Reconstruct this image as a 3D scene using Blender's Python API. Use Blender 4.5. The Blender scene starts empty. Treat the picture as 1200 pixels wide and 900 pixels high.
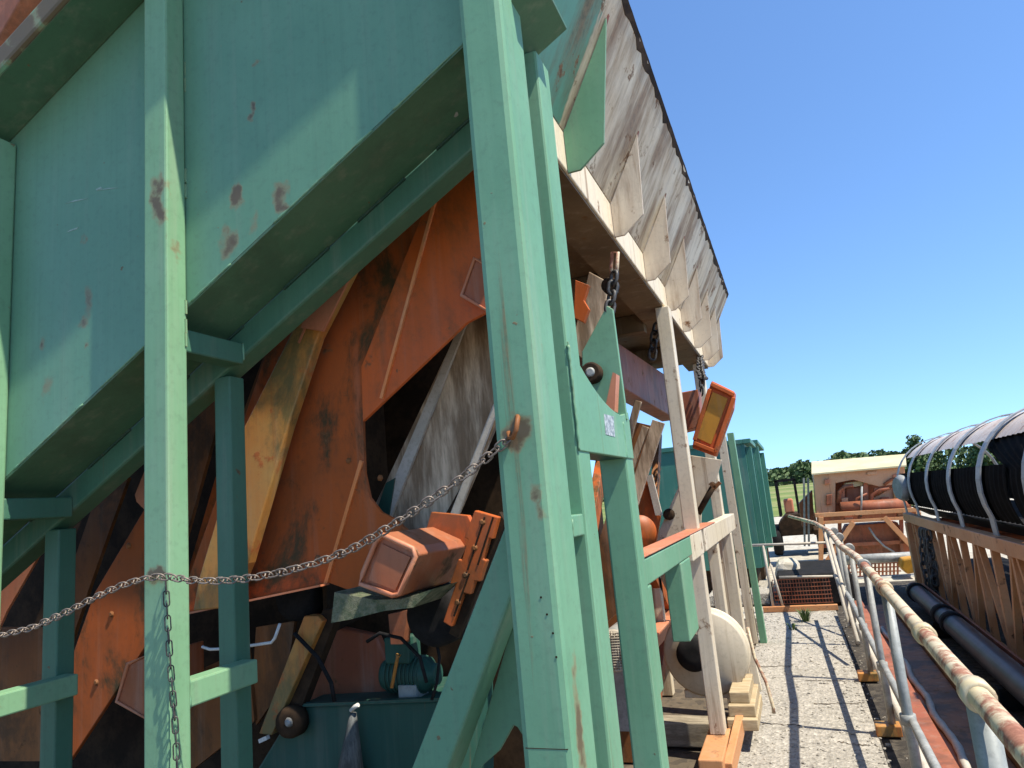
import bpy, bmesh, math, random
from mathutils import Vector as V, Matrix
random.seed(7)
S = bpy.context.scene
COL = S.collection
# ------------------------------------------------------------------ camera, sky, sun, exposure
EYE = V((0, 0, 1.65)); F = 832.0
_up = V((-430, -4710, F)).normalized()
_fy = V((330, 118, F)); _fy = (_fy - _fy.dot(_up) * _up).normalized()
_fx = _fy.cross(_up)
cam_d = bpy.data.cameras.new('camera'); cam = bpy.data.objects.new('camera', cam_d); COL.objects.link(cam)
cam_d.sensor_width = 36.0; cam_d.lens = F / 1200 * 36; cam_d.clip_end = 3000; cam_d.clip_start = 0.05
m = Matrix(((_fx.x, -_fx.y, -_fx.z, EYE.x), (_fy.x, -_fy.y, -_fy.z, EYE.y), (_up.x, -_up.y, -_up.z, EYE.z), (0, 0, 0, 1)))
cam.matrix_world = m
S.camera = cam
SUN = V((0.56, -0.135, 1.0)).normalized()
w = bpy.data.worlds.new('World'); S.world = w; w.use_nodes = True
nt = w.node_tree; bg = nt.nodes['Background']
sky = nt.nodes.new('ShaderNodeTexSky'); sky.sky_type = 'NISHITA'; sky.sun_disc = False
sky.sun_elevation = math.asin(SUN.z); sky.sun_rotation = math.atan2(SUN.x, SUN.y)
sky.air_density = 1.0; sky.dust_density = 0.1; sky.ozone_density = 5.0; sky.altitude = 300
tn = nt.nodes.new('ShaderNodeMix'); tn.data_type = 'RGBA'; tn.blend_type = 'MULTIPLY'; tn.inputs[0].default_value = 1; tn.inputs[7].default_value = (.87, 1.0, 1.09, 1)
stc = nt.nodes.new('ShaderNodeTexCoord'); sad = nt.nodes.new('ShaderNodeVectorMath'); sad.inputs[1].default_value = (0, 0, .085)   # look a little above the horizon: clear dry air
nt.links.new(stc.outputs['Generated'], sad.inputs[0]); nt.links.new(sad.outputs[0], sky.inputs[0])
nt.links.new(sky.outputs[0], tn.inputs[6]); nt.links.new(tn.outputs[2], bg.inputs[0]); bg.inputs[1].default_value = 0.15
sd = bpy.data.lights.new('sun', 'SUN'); sd.energy = 5.0; sd.angle = math.radians(0.53); sd.color = (1.0, 0.93, 0.80)
so = bpy.data.objects.new('sun', sd); COL.objects.link(so); so.rotation_euler = SUN.to_track_quat('Z', 'Y').to_euler(); so.location = (6, -2, 12)
S.view_settings.view_transform = 'Standard'; S.view_settings.look = 'None'; S.view_settings.exposure = 0.68; S.view_settings.gamma = 1
S.render.engine = 'CYCLES'

# ------------------------------------------------------------------ surveying: photo measurements -> places in the world
def ray(px, py):
    v = V((px - 600, py - 450, F)); return V((_fx.dot(v), _fy.dot(v), _up.dot(v)))
def aY(px, py, Y): d = ray(px, py); return EYE + d * (Y / d.y)
def aX(px, py, X): d = ray(px, py); return EYE + d * (X / d.x)
def aZ(px, py, Z): d = ray(px, py); return EYE + d * ((Z - EYE.z) / d.z)

# ------------------------------------------------------------------ materials
SPEC = {'oily_steel_and_shade': .12, 'black_rubber': .12, 'rust_brown_steel': .15, 'rust_red_steel': .2, 'orange_paint': .25, 'weathered_grey_deck': .15, 'dark_green_paint': .25, 'brown_underside': .1, 'black_sheet': .05}
class N:
    def __init__(s, name):
        s.m = bpy.data.materials.new(name); s.m.use_nodes = True; s.t = s.m.node_tree
        s.b = s.t.nodes['Principled BSDF']; s.geo = s.t.nodes.new('ShaderNodeNewGeometry')
    def n(s, typ, **k):
        x = s.t.nodes.new(typ)
        for a, v in k.items(): setattr(x, a, v)
        return x
    def l(s, a, b): s.t.links.new(a, b)
    def scaled(s, sc, off=(0, 0, 0)):
        mp = s.n('ShaderNodeMapping'); mp.inputs['Scale'].default_value = sc; mp.inputs['Location'].default_value = off
        s.l(s.geo.outputs['Position'], mp.inputs['Vector']); return mp.outputs[0]
    def noise(s, sc=1.0, det=6, rough=.6, vec=None, dist=0.0):
        x = s.n('ShaderNodeTexNoise'); x.inputs['Scale'].default_value = sc; x.inputs['Detail'].default_value = det
        x.inputs['Roughness'].default_value = rough; x.inputs['Distortion'].default_value = dist
        s.l(vec if vec else s.geo.outputs['Position'], x.inputs['Vector']); return x.outputs[0]
    def ramp(s, v, a, b, lo=0.0, hi=1.0):
        x = s.n('ShaderNodeMapRange'); x.inputs[1].default_value = a; x.inputs[2].default_value = b
        x.inputs[3].default_value = lo; x.inputs[4].default_value = hi; x.interpolation_type = 'SMOOTHSTEP'
        s.l(v, x.inputs[0]); return x.outputs[0]
    def math(s, op, a, b=0.0, c=None):
        x = s.n('ShaderNodeMath', operation=op)
        for i, q in enumerate((a, b)):
            if isinstance(q, (int, float)): x.inputs[i].default_value = q
            else: s.l(q, x.inputs[i])
        return x.outputs[0]
    def mix(s, f, a, b):
        x = s.n('ShaderNodeMix', data_type='RGBA')
        if isinstance(f, (int, float)): x.inputs[0].default_value = f
        else: s.l(f, x.inputs[0])
        for i, q in ((6, a), (7, b)):
            if isinstance(q, tuple): x.inputs[i].default_value = (*q[:3], 1)
            else: s.l(q, x.inputs[i])
        return x.outputs[2]
    def xyz(s):
        x = s.n('ShaderNodeSeparateXYZ'); s.l(s.geo.outputs['Position'], x.inputs[0]); return x.outputs
    def done(s, col, rough, bump=None, bs=.2, bd=.004, metal=0.0):
        if isinstance(col, tuple): s.b.inputs['Base Color'].default_value = (*col[:3], 1)
        else: s.l(col, s.b.inputs['Base Color'])
        if isinstance(rough, (int, float)): s.b.inputs['Roughness'].default_value = rough
        else: s.l(rough, s.b.inputs['Roughness'])
        s.b.inputs['Specular IOR Level'].default_value = SPEC.get(s.m.name, .4)
        if isinstance(metal, (int, float)): s.b.inputs['Metallic'].default_value = metal
        else: s.l(metal, s.b.inputs['Metallic'])
        if bump is not None:
            x = s.n('ShaderNodeBump'); x.inputs['Strength'].default_value = bs; x.inputs['Distance'].default_value = bd
            s.l(bump, x.inputs['Height']); s.l(x.outputs[0], s.b.inputs['Normal'])
        return s.m

RUST = (.11, .055, .025); RUST2 = (.25, .125, .055)
def paint(name, c1, c2, rust=.3, streak=.25, grime=None, grime_amt=0.0, rough=.5, spots=(), edge=.5, dust=(.42, .36, .28), dusty=.12,
          sdir=(14, 14, .7), rcol=RUST, rcol2=RUST2, band=None):
    """painted steel with fading, rust blooms, run-down streaks, grime patches, chipped edges"""
    s = N(name)
    big = s.noise(1.7, 4, .6); fine = s.noise(38, 5, .7); mid = s.noise(6.5, 7, .68)
    col = s.mix(s.ramp(big, .36, .66), c1, c2)
    st = s.noise(1.0, 5, .62, s.scaled(sdir))
    col = s.mix(s.math('MULTIPLY', s.ramp(st, .5, .75), dusty * 2), col, dust)
    s2 = s.noise(1.0, 4, .6, s.scaled((sdir[0] * 4, sdir[1] * 4, sdir[2] * 1.6), (1, 7, 3)))
    col = s.mix(s.math('MULTIPLY', s.ramp(s2, .52, .72), .15), col, tuple(q * .55 for q in c1)); col = s.mix(s.math('MULTIPLY', s.ramp(s2, .47, .30), .08), col, tuple(min(.8, q * 1.3 + .02) for q in c2))
    if band:                                   # old colour showing past an uneven paint line: (axis, value, colour)
        e = s.math('ADD', s.xyz()[band[0]], s.math('MULTIPLY', s.math('SUBTRACT', st, .5), .5))
        col = s.mix(s.ramp(e, band[1] - .015, band[1] + .015), band[2], col)
    if grime:
        g = s.math('MULTIPLY', s.ramp(s.noise(3.1, 8, .72, s.scaled((1, 1, .55), (3, 8, 1)), .4), .46, .62), grime_amt)
        col = s.mix(g, col, grime)
    rm = s.ramp(mid, .70 - .22 * rust, .76 - .16 * rust)
    sm = s.math('MULTIPLY', s.ramp(s.noise(1.0, 6, .66, s.scaled((sdir[0] * 1.3, sdir[1] * 1.3, sdir[2] * .8), (5, 2, 9))), .66 - .2 * streak, .82 - .12 * streak), .8)
    spk = s.ramp(s.noise(21, 3, .55), .735, .765, 0, .75); rm = s.math('MAXIMUM', rm, spk)
    if spots:
        spot = None
        nv = s.n('ShaderNodeTexNoise'); nv.inputs['Scale'].default_value = 11; nv.inputs['Detail'].default_value = 5
        s.l(s.geo.outputs['Position'], nv.inputs['Vector'])
        off = s.n('ShaderNodeVectorMath', operation='MULTIPLY_ADD'); off.inputs[1].default_value = (.12, .12, .20)
        s.l(nv.outputs['Color'], off.inputs[0]); s.l(s.geo.outputs['Position'], off.inputs[2])
        sub = s.n('ShaderNodeVectorMath', operation='SUBTRACT'); sub.inputs[1].default_value = (.06, .06, .10); s.l(off.outputs[0], sub.inputs[0])
        for (p, r, zs, k) in spots:
            d = s.n('ShaderNodeVectorMath', operation='SUBTRACT'); d.inputs[1].default_value = tuple(p); s.l(sub.outputs[0], d.inputs[0])
            q = s.n('ShaderNodeVectorMath', operation='MULTIPLY'); q.inputs[1].default_value = (1, 1, zs); s.l(d.outputs[0], q.inputs[0])
            ln = s.n('ShaderNodeVectorMath', operation='LENGTH'); s.l(q.outputs[0], ln.inputs[0])
            sv = s.math('MULTIPLY', s.ramp(ln.outputs['Value'], 0, r * 1.3, 1, 0), k); spot = sv if spot is None else s.math('MAXIMUM', spot, sv)
        sn = s.math('ADD', s.math('MULTIPLY', spot, 1.35), s.math('MULTIPLY', s.math('SUBTRACT', s.noise(34, 6, .75), .5), .7))
        col = s.mix(s.ramp(sn, .16, .50, 0, .6), col, (.24, .165, .08)); col = s.mix(s.ramp(sn, .40, .72, 0, .8), col, (.095, .06, .034))
    rust_m = s.math('MAXIMUM', rm, sm)
    if edge > 0:
        bv = s.n('ShaderNodeBevel', samples=4); bv.inputs['Radius'].default_value = .008
        dt = s.n('ShaderNodeVectorMath', operation='DOT_PRODUCT'); s.l(bv.outputs[0], dt.inputs[0]); s.l(s.geo.outputs['Normal'], dt.inputs[1])
        em = s.ramp(s.math('ADD', dt.outputs['Value'], s.math('MULTIPLY', s.math('SUBTRACT', s.noise(19, 5, .7), .5), .55)), .78, .90, edge, 0)
        rust_m = s.math('MAXIMUM', rust_m, em)
    rc = s.mix(s.ramp(fine, .35, .65), rcol, rcol2)
    col = s.mix(rust_m, col, rc)
    col = s.mix(s.math('MULTIPLY', s.ramp(fine, .48, .72), .16), col, (.05, .05, .045))
    rg = s.math('ADD', s.math('MULTIPLY', rust_m, .3), s.math('ADD', rough - .1, s.math('MULTIPLY', mid, .2)))
    h = s.math('ADD', s.math('MULTIPLY', fine, .25), s.math('ADD', s.math('MULTIPLY', mid, .5), s.math('MULTIPLY', rust_m, .35)))
    return s.done(col, rg, h, .28, .004)

def plain(name, c1, c2, sc=6, rough=.6, metal=0.0, bump=.2, stretch=(1, 1, 1), bd=.004):
    s = N(name); v = s.scaled(stretch)
    a = s.noise(sc, 7, .65, v); f = s.noise(sc * 7, 4, .7, v)
    col = s.mix(s.ramp(a, .38, .64), c1, c2)
    col = s.mix(s.math('MULTIPLY', s.ramp(f, .45, .7), .35), col, tuple(q * .45 for q in c1))
    return s.done(col, rough, s.math('ADD', a, s.math('MULTIPLY', f, .5)), bump, bd, metal)

Yp = 1.787                                     # plane of the inclined side panel
def sp(px, py, r, k=.9, zs=.7, Y=Yp): return (aY(px, py, Y), r * .72, zs, k * .8)
M = {}
G1, G2 = (.125, .285, .165), (.155, .325, .195)
M['green'] = paint('green_paint', G1, G2, rust=.1, streak=.15, dusty=.07, edge=.6)
M['green_panel'] = paint('green_panel_paint', (.112, .25, .152), (.132, .28, .172), rust=-.15, streak=-.2, dusty=.05, edge=.2, rough=.42, spots=[
    sp(276, 232, .055), sp(295, 125, .032, .7), sp(300, 75, .03, .5), sp(330, 235, .06, .75), sp(270, 283, .07, .7), sp(298, 258, .05, .4), sp(96, 280, .035),
    sp(105, 350, .05, .5, .4), sp(100, 375, .045, .55), sp(50, 405, .045, .55), sp(103, 402, .032, .55), sp(55, 450, .06, .4, .4), sp(258, 53, .01, .9)])
M['green_soffit'] = paint('shaded_green_soffit', (.06, .145, .08), (.075, .165, .095), rust=.0, streak=.1, dusty=.1, edge=.3, grime=(.045, .085, .05), grime_amt=.4)  # underside shade put into a darker green, with grime patches
M['green_corner'] = paint('green_corner_paint', G1, G2, rust=.10, streak=.15, dusty=.09, edge=.6, rough=.55, spots=[
    sp(600, 497, .06, 1, .8, 1.68), sp(632, 590, .035, .8, .35, 1.68), sp(683, 850, .06, .85, .25, 1.75), sp(630, 425, .025, .7, .4, 1.75), sp(604, 215, .02, .7, 1, 1.68), sp(28, 40, .15, 1.1, 1, 1.59), sp(62, 6, .15, 1.1, 1, 1.59), sp(2, 62, .13, 1.1, 1, 1.59), sp(12, 66, .09, 1, 1, 1.59), sp(90, -32, .2, 1.1, 1, 1.59)])
M['green_post'] = paint('green_post_paint', (.165, .33, .175), (.195, .36, .205), rust=.08, streak=.15, dusty=.09, edge=.6, rough=.5, spots=[
    sp(186, 235, .05, .8, .3, 1.70), sp(205, 290, .045, .6, .8, 1.74), sp(185, 668, .05, .95, .9, 1.70)])
M['green_shaded'] = paint('shaded_green_paint', (.05, .145, .088), (.065, .17, .105), rust=.02, streak=.05, dusty=.08, edge=.4)  # darker copy of the frame green, shade under the girder painted in
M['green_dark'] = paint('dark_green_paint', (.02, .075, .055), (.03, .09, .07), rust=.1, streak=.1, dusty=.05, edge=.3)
M['green_far'] = paint('far_green_paint', (.045, .17, .125), (.06, .20, .145), rust=.05, streak=.15, dusty=.12, edge=.2)
OR1, OR2 = (.46, .10, .018), (.30, .08, .02)
M['orange'] = paint('orange_paint', OR1, OR2, rust=.38, streak=.35, grime=(.045, .045, .02), grime_amt=.95, edge=.25, dusty=.10, rough=.6)
M['orange_bright'] = paint('bright_orange_paint', (.60, .11, .012), (.48, .10, .015), rust=.4, streak=.45, grime=(.10, .06, .02), grime_amt=.55, edge=.2, dusty=.06)
M['tube'] = paint('orange_tube_paint', (.34, .085, .026), (.34, .12, .055), rust=.5, streak=.3, edge=.3, dusty=.15)
M['cone'] = plain('dirty_grey_cone', (.06, .065, .062), (.12, .125, .12), 12, .8, 0, .3, (6, 6, .8))
M['drum'] = paint('shaded_cream_paint', (.50, .43, .31), (.55, .48, .36), rust=.15, streak=.3, dusty=.15, edge=.4)  # dimmer copy of the cream, shade on the disc painted in
M['smear'] = plain('smeared_paint', (.07, .17, .13), (.16, .30, .23), 30, .5)
M['ochre'] = paint('ochre_paint', (.50, .18, .03), (.46, .25, .065), rust=.65, streak=.7, grime=(.09, .10, .04), grime_amt=.8, edge=.3, rcol2=(.50, .13, .03), rcol=(.34, .10, .03))
M['brown'] = paint('rust_brown_steel', (.22, .085, .03), (.30, .12, .04), rust=.5, streak=.5, grime=(.05, .04, .025), grime_amt=.7, edge=.1)
M['rust_red'] = paint('rust_red_steel', (.29, .09, .045), (.36, .13, .065), rust=.45, streak=.4, grime=(.09, .05, .03), grime_amt=.5, edge=.1)
M['salmon'] = paint('faded_orange_steel', (.52, .17, .08), (.56, .23, .12), rust=.3, streak=.3, edge=.35)
M['plant'] = paint('sun_bleached_rusty_paint', (.60, .29, .14), (.64, .36, .20), rust=.3, streak=.4, edge=.2)
M['tan_truss'] = paint('faded_truss_paint', (.50, .22, .085), (.56, .28, .13), rust=.55, streak=.4, edge=.3)
M['white'] = paint('weathered_white_paint', (.62, .53, .37), (.66, .58, .44), rust=.5, streak=.7, dusty=.15, dust=(.40, .31, .2), edge=.6)
M['bin_wall'] = paint('bin_wall_paint', (.66, .52, .33), (.72, .62, .45), rust=.62, streak=1.2, dusty=.4, dust=(.27, .155, .075), edge=.5, sdir=(2, 4.2, .55),
                      rcol=(.12, .06, .03), rcol2=(.25, .135, .065), band=(1, 2.52, (.12, .30, .2)))
M['gusset'] = paint('gusset_paint', (.60, .50, .37), (.66, .58, .46), rust=.45, streak=.8, dusty=.35, dust=(.36, .25, .17), edge=.7, sdir=(7, 7, 1.2))
M['cream'] = paint('cream_paint', (.66, .56, .40), (.70, .61, .46), rust=.3, streak=.6, dusty=.22, edge=.4)
M['cream_roof'] = paint('cream_roof_paint', (.56, .48, .26), (.60, .53, .33), rust=.1, streak=.1, dusty=.1, edge=.2)
M['yellow'] = paint('yellow_paint', (.52, .25, .02), (.45, .20, .02), rust=.2, streak=.3, grime=(.2, .13, .03), grime_amt=.5, edge=.3)
M['grey_deck'] = plain('weathered_grey_deck', (.24, .165, .10), (.70, .55, .38), 3.2, .85, stretch=(3.5, 3, .5), bump=.5)
M['pale_edge'] = plain('pale_worn_edge', (.42, .375, .30), (.50, .45, .37), 9, .7)
M['galv'] = plain('galvanised_steel', (.24, .245, .23), (.35, .35, .325), 12, .55, .1)
M['grey_paint'] = plain('grey_painted_steel', (.24, .255, .24), (.33, .34, .32), 7, .5, .1)
M['rail'] = paint('yellowed_rail_paint', (.55, .45, .27), (.60, .52, .36), rust=1.1, streak=.4, edge=0, sdir=(9, 2.2, 9), rcol=(.22, .085, .05), rcol2=(.36, .16, .10), rough=.45)
M['chain'] = plain('rusty_chain_steel', (.17, .135, .11), (.27, .22, .18), 40, .55, .4)
M['dark_chain'] = plain('dark_chain_steel', (.05, .05, .05), (.10, .09, .08), 40, .5, .5)
M['black'] = plain('black_rubber', (.012, .012, .012), (.022, .02, .02), 9, .85)
M['black_sheet'] = plain('black_sheet', (.007, .0065, .006), (.012, .011, .010), 9, .95)
M['black_pipe'] = plain('black_plastic_pipe', (.014, .016, .022), (.04, .043, .05), 7, .38, 0, .1)
M['dark'] = plain('oily_steel_and_shade', (.028, .018, .011), (.06, .036, .02), 6, .85)  # also colours the backing sheet that stands for interior shade
M['under'] = paint('brown_underside', (.12, .085, .05), (.18, .13, .075), rust=.4, streak=.3, edge=.1)  # darker brown for the faces below the bin
M['moss'] = plain('mossy_crust', (.10, .13, .07), (.22, .22, .14), 30, .95, 0, .8, bd=.02)
M['timber'] = plain('weathered_timber', (.36, .27, .15), (.48, .38, .23), 5, .85, 0, .45, (1, 6, 6))
M['old_timber'] = plain('old_grey_timber', (.20, .165, .115), (.34, .29, .21), 4, .9, 0, .5, (1.5, 6, 6))
M['wire'] = plain('white_coated_rod', (.62, .60, .55), (.70, .68, .62), 20, .5)
M['sticker'] = plain('silver_sticker', (.16, .19, .2), (.55, .58, .58), 70, .5)
M['sheet'] = paint('faded_hood_sheet', (.54, .45, .38), (.60, .54, .48), rust=.45, streak=.7, edge=0, sdir=(6, 6, 3), rcol=(.26, .12, .09), rcol2=(.34, .2, .16))
M['hoop'] = plain('grey_hoop_steel', (.32, .33, .33), (.42, .43, .42), 9, .55, 0)
M['bark'] = plain('tree_bark', (.09, .07, .05), (.14, .11, .08), 8, .9)

def ground_mat(name, c1, c2, c3, sc, fine, bump=.5, bd=.01):
    s = N(name); a = s.noise(sc, 6, .62); f = s.noise(fine, 8, .8); md = s.noise(fine * .22, 5, .7)
    vo = s.n('ShaderNodeTexVoronoi'); vo.inputs['Scale'].default_value = fine * .75; s.l(s.geo.outputs['Position'], vo.inputs['Vector'])
    v2 = s.n('ShaderNodeTexVoronoi'); v2.inputs['Scale'].default_value = fine * .3; s.l(s.geo.outputs['Position'], v2.inputs['Vector'])
    col = s.mix(s.ramp(a, .38, .64), c1, c2); col = s.mix(s.math('MULTIPLY', s.ramp(md, .5, .66), .8), col, c3)
    sep = s.n('ShaderNodeSeparateColor'); s.l(vo.outputs['Color'], sep.inputs[0])
    col = s.mix(s.ramp(sep.outputs[0], .62, .95, 0, .75), col, c3); col = s.mix(s.ramp(sep.outputs[1], .75, 1, 0, .55), col, tuple(min(.7, q * 1.5) for q in c1))
    col = s.mix(s.math('MULTIPLY', s.ramp(f, .54, .66), .5), col, tuple(q * .45 for q in c2))
    return s.done(col, .95, s.math('ADD', f, s.math('ADD', vo.outputs['Distance'], v2.outputs['Distance'])), bump, bd)
M['walk'] = ground_mat('gravelly_concrete', (.41, .375, .315), (.36, .33, .275), (.235, .215, .18), 2.2, 64, .8, .012)
M['sand'] = ground_mat('pale_sandy_ground', (.46, .42, .34), (.40, .36, .28), (.29, .26, .20), .35, 16)
M['scratch'] = plain('scratched_paint', (.22, .33, .26), (.30, .40, .33), 30, .6)
M['ridge'] = paint('sunlit_orange_ridge', (.80, .24, .06), (.72, .30, .12), rust=.1, streak=.1, edge=0)  # grazing sun on the plate folds, put into a brighter orange
M['deep_soil'] = ground_mat('shaded_debris', (.05, .042, .034), (.035, .03, .025), (.10, .085, .065), 3, 30, .8, .02)  # debris colour taken darker to hold the shadow beside the slab
M['soil'] = ground_mat('dark_stony_soil', (.10, .078, .052), (.13, .10, .068), (.05, .04, .03), 1.5, 24)
def field_mat():
    s = N('meadow_grass'); v = s.scaled((.12, 1.0, 1)); a = s.noise(.16, 5, .6, v); f = s.noise(.9, 7, .75); z = s.noise(.06, 3, .5)
    col = s.mix(s.ramp(a, .4, .6), (.10, .15, .028), (.19, .22, .055)); col = s.mix(s.ramp(z, .5, .66), col, (.26, .24, .10))
    col = s.mix(s.math('MULTIPLY', s.ramp(f, .5, .7), .6), col, (.045, .085, .02)); return s.done(col, .95, f, .6, .15)
M['field'] = field_mat()
def leaf_mat(name, c1, c2, c3):
    s = N(name); a = s.noise(.55, 4, .6); r = s.n('ShaderNodeNewGeometry')
    col = s.mix(s.ramp(a, .35, .65), c1, c2); col = s.mix(s.math('MULTIPLY', r.outputs['Random Per Island'], .55), col, c3)
    return s.done(col, .8)
M['leaf'] = leaf_mat('dark_tree_leaves', (.045, .085, .03), (.07, .12, .04), (.11, .15, .06))
M['weed'] = leaf_mat('weed_leaves', (.05, .10, .025), (.09, .15, .04), (.14, .18, .06))

# ------------------------------------------------------------------ geometry helpers
def face(bm, vs, smooth=False):
    try:
        f = bm.faces.new(vs); f.smooth = smooth; return f
    except ValueError: return None
def prism(bm, pts, vec):
    pts = [V(p) for p in pts]; vec = V(vec)
    n = V((0, 0, 0))
    for i in range(len(pts)): n += (pts[i] - pts[0]).cross(pts[(i + 1) % len(pts)] - pts[0])
    if n.dot(vec) > 0: pts = pts[::-1]
    a = [bm.verts.new(p) for p in pts]; b = [bm.verts.new(p + vec) for p in pts]
    face(bm, a); face(bm, b[::-1]); k = len(a)
    for i in range(k): face(bm, (a[i], b[i], b[(i + 1) % k], a[(i + 1) % k]))
def box(bm, x0, x1, y0, y1, z0, z1):
    prism(bm, [(x0, y0, z0), (x1, y0, z0), (x1, y0, z1), (x0, y0, z1)], (0, y1 - y0, 0))
def bar(bm, p0, p1, wdt, hgt, up=(0, 0, 1)):
    """rectangular bar: hgt along up, wdt across"""
    p0 = V(p0); p1 = V(p1); d = (p1 - p0).normalized(); s = d.cross(V(up))
    if s.length < 1e-4: s = d.cross(V((0, 1, 0)))
    s.normalize(); u = s.cross(d).normalized(); a = s * wdt / 2; b = u * hgt / 2
    prism(bm, [p0 - a - b, p0 + a - b, p0 + a + b, p0 - a + b], p1 - p0)
def tube(bm, pts, r, n=10, closed=False, cap=True):
    pts = [V(p) for p in pts]; k = len(pts); rings = []; pu = None
    for i, p in enumerate(pts):
        if closed: d = pts[(i + 1) % k] - pts[i - 1]
        else: d = pts[min(i + 1, k - 1)] - pts[max(i - 1, 0)]
        d.normalize()
        if pu is None:
            pu = d.orthogonal().normalized()
        u = (pu - d * pu.dot(d)).normalized(); pu = u; s = d.cross(u)
        rr = r[i] if isinstance(r, (list, tuple)) else r
        rings.append([bm.verts.new(p + (u * math.cos(t) + s * math.sin(t)) * rr) for t in [2 * math.pi * j / n for j in range(n)]])
    for i in range(k if closed else k - 1):
        a, b = rings[i], rings[(i + 1) % k]
        for j in range(n): face(bm, (a[j], a[(j + 1) % n], b[(j + 1) % n], b[j]), True)
    if cap and not closed: face(bm, rings[0][::-1]); face(bm, rings[-1])
def lathe(bm, c, axis, prof, n=28):
    """prof: (distance along axis, radius)"""
    c = V(c); ax = V(axis).normalized(); u = ax.orthogonal().normalized(); s = ax.cross(u); rings = []
    for d, r in prof:
        if r < 1e-5: rings.append([bm.verts.new(c + ax * d)])
        else: rings.append([bm.verts.new(c + ax * d + (u * math.cos(t) + s * math.sin(t)) * r) for t in [2 * math.pi * j / n for j in range(n)]])
    for a, b in zip(rings, rings[1:]):
        for j in range(n):
            q = [a[j % len(a)], a[(j + 1) % len(a)], b[(j + 1) % len(b)], b[j % len(b)]]
            q2 = []
            for v in q:
                if v not in q2: q2.append(v)
            if len(q2) > 2: face(bm, q2, abs(prof[0][0]) > -1 and len(q2) == 4)
    if len(rings[0]) > 1: face(bm, rings[0][::-1])
    if len(rings[-1]) > 1: face(bm, rings[-1])
def pY(bm, px, Y, t):   # plate standing in a plane across the machine
    prism(bm, [aY(x, y, Y) for x, y in px], (0, t, 0))
def pX(bm, px, X, t):   # plate standing in a plane along the machine
    prism(bm, [aX(x, y, X) for x, y in px], (-t, 0, 0))
def link_pts(c, d, side, L, W, n=7):
    """oval chain link centred at c, long axis d, wide axis side"""
    out = []; r = W / 2; h = L / 2 - r
    for sgn in (1, -1):
        for i in range(n):
            t = -math.pi / 2 + math.pi * i / (n - 1)
            out.append(c + d * sgn * (h + r * math.cos(t)) + side * (sgn * r * math.sin(t)))
    return out
def chain(bm, path, pitch, r, L=None, W=None, n=6):
    L = L or pitch * 1.45; W = W or pitch * .9
    path = [V(p) for p in path]; seg = [(b - a).length for a, b in zip(path, path[1:])]; tot = sum(seg); k = max(2, int(tot / pitch)); out = []
    for i in range(k + 1):
        s = tot * i / k; j = 0
        while j < len(seg) - 1 and s > seg[j]: s -= seg[j]; j += 1
        out.append(path[j].lerp(path[j + 1], min(1, s / seg[j])))
    for i in range(k):
        a, b = out[i], out[i + 1]; d = (b - a).normalized(); u = d.cross(V((.0, 1, .0)))
        if u.length < .1: u = d.cross(V((1, 0, 0)))
        u.normalize(); v = d.cross(u); ang = math.radians(45 + 90 * (i % 2) + random.uniform(-14, 14))
        tube(bm, link_pts((a + b) / 2, d, u * math.cos(ang) + v * math.sin(ang), L, W), r, n, True)

def root(name, label, cat, loc, group=None):
    o = bpy.data.objects.new(name, None); COL.objects.link(o); o.location = loc; o.empty_display_size = .1
    o['label'] = label; o['category'] = cat; o['_at'] = tuple(loc)
    if group: o['group'] = group
    return o
def rootloc(o):
    while o.parent: o = o.parent
    return V(o['_at']) if '_at' in o else V(o.location)
def obj(name, bm, mat, parent=None, bev=0.0, label=None):
    me = bpy.data.meshes.new(name); bm.normal_update()
    o = bpy.data.objects.new(name, me); COL.objects.link(o)
    if parent:
        off = rootloc(parent); bmesh.ops.translate(bm, verts=bm.verts, vec=-off); o.parent = parent
    bm.to_mesh(me); bm.free(); me.materials.append(M[mat] if isinstance(mat, str) else mat)
    if bev:
        b = o.modifiers.new('bevel', 'BEVEL'); b.width = bev; b.segments = 2; b.limit_method = 'ANGLE'; b.angle_limit = math.radians(40)
    if label: o['label'] = label
    return o
def solo(name, bm, mat, label, cat, bev=0.0, group=None):
    """a thing that is one mesh; its origin goes to the bottom middle of its shape"""
    cs = [v.co for v in bm.verts]; c = V(((min(p.x for p in cs) + max(p.x for p in cs)) / 2, (min(p.y for p in cs) + max(p.y for p in cs)) / 2, min(p.z for p in cs)))
    bmesh.ops.translate(bm, verts=bm.verts, vec=-c); o = obj(name, bm, mat, None, bev); o.location = c; o['_at'] = tuple(c)
    o['label'] = label; o['category'] = cat
    if group: o['group'] = group
    return o
def struct(name, bm, mat, kind='structure'):
    o = obj(name, bm, mat); o['kind'] = kind; return o
B = bmesh.new
def part(name, mat, parent, fn, bev=0.0, label=None):
    bm = B(); fn(bm); return obj(name, bm, mat, parent, bev, label)
# ------------------------------------------------------------------ ground, walkway, field
b = B(); n = 40
vs = [[b.verts.new(((i / n - .5) * 1800, (j / n - .5) * 1800, -.02)) for i in range(n + 1)] for j in range(n + 1)]
for j in range(n):
    for i in range(n): face(b, (vs[j][i], vs[j][i + 1], vs[j + 1][i + 1], vs[j + 1][i]))
struct('ground', b, 'sand')
b = B()
prism(b, [(-.62, -4, -.01), (.27, -4, -.01), (.27, 10.3, -.01), (-.62, 10.3, -.01)], (0, 0, .01)); struct('walkway', b, 'walk')
b = B()
prism(b, [(.275, -4, -.015), (4.2, -4, -.015), (4.2, 13, -.015), (.275, 13, -.015)], (0, 0, .004)); struct('soil_strip', b, 'deep_soil')
b = B()
prism(b, [(-16, -7, -.015), (-.625, -7, -.015), (-.625, 10, -.015), (-16, 10, -.015)], (0, 0, .004)); struct('machine_bed', b, 'soil')  # widened and darkened so less light bounces up under the machine
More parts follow.
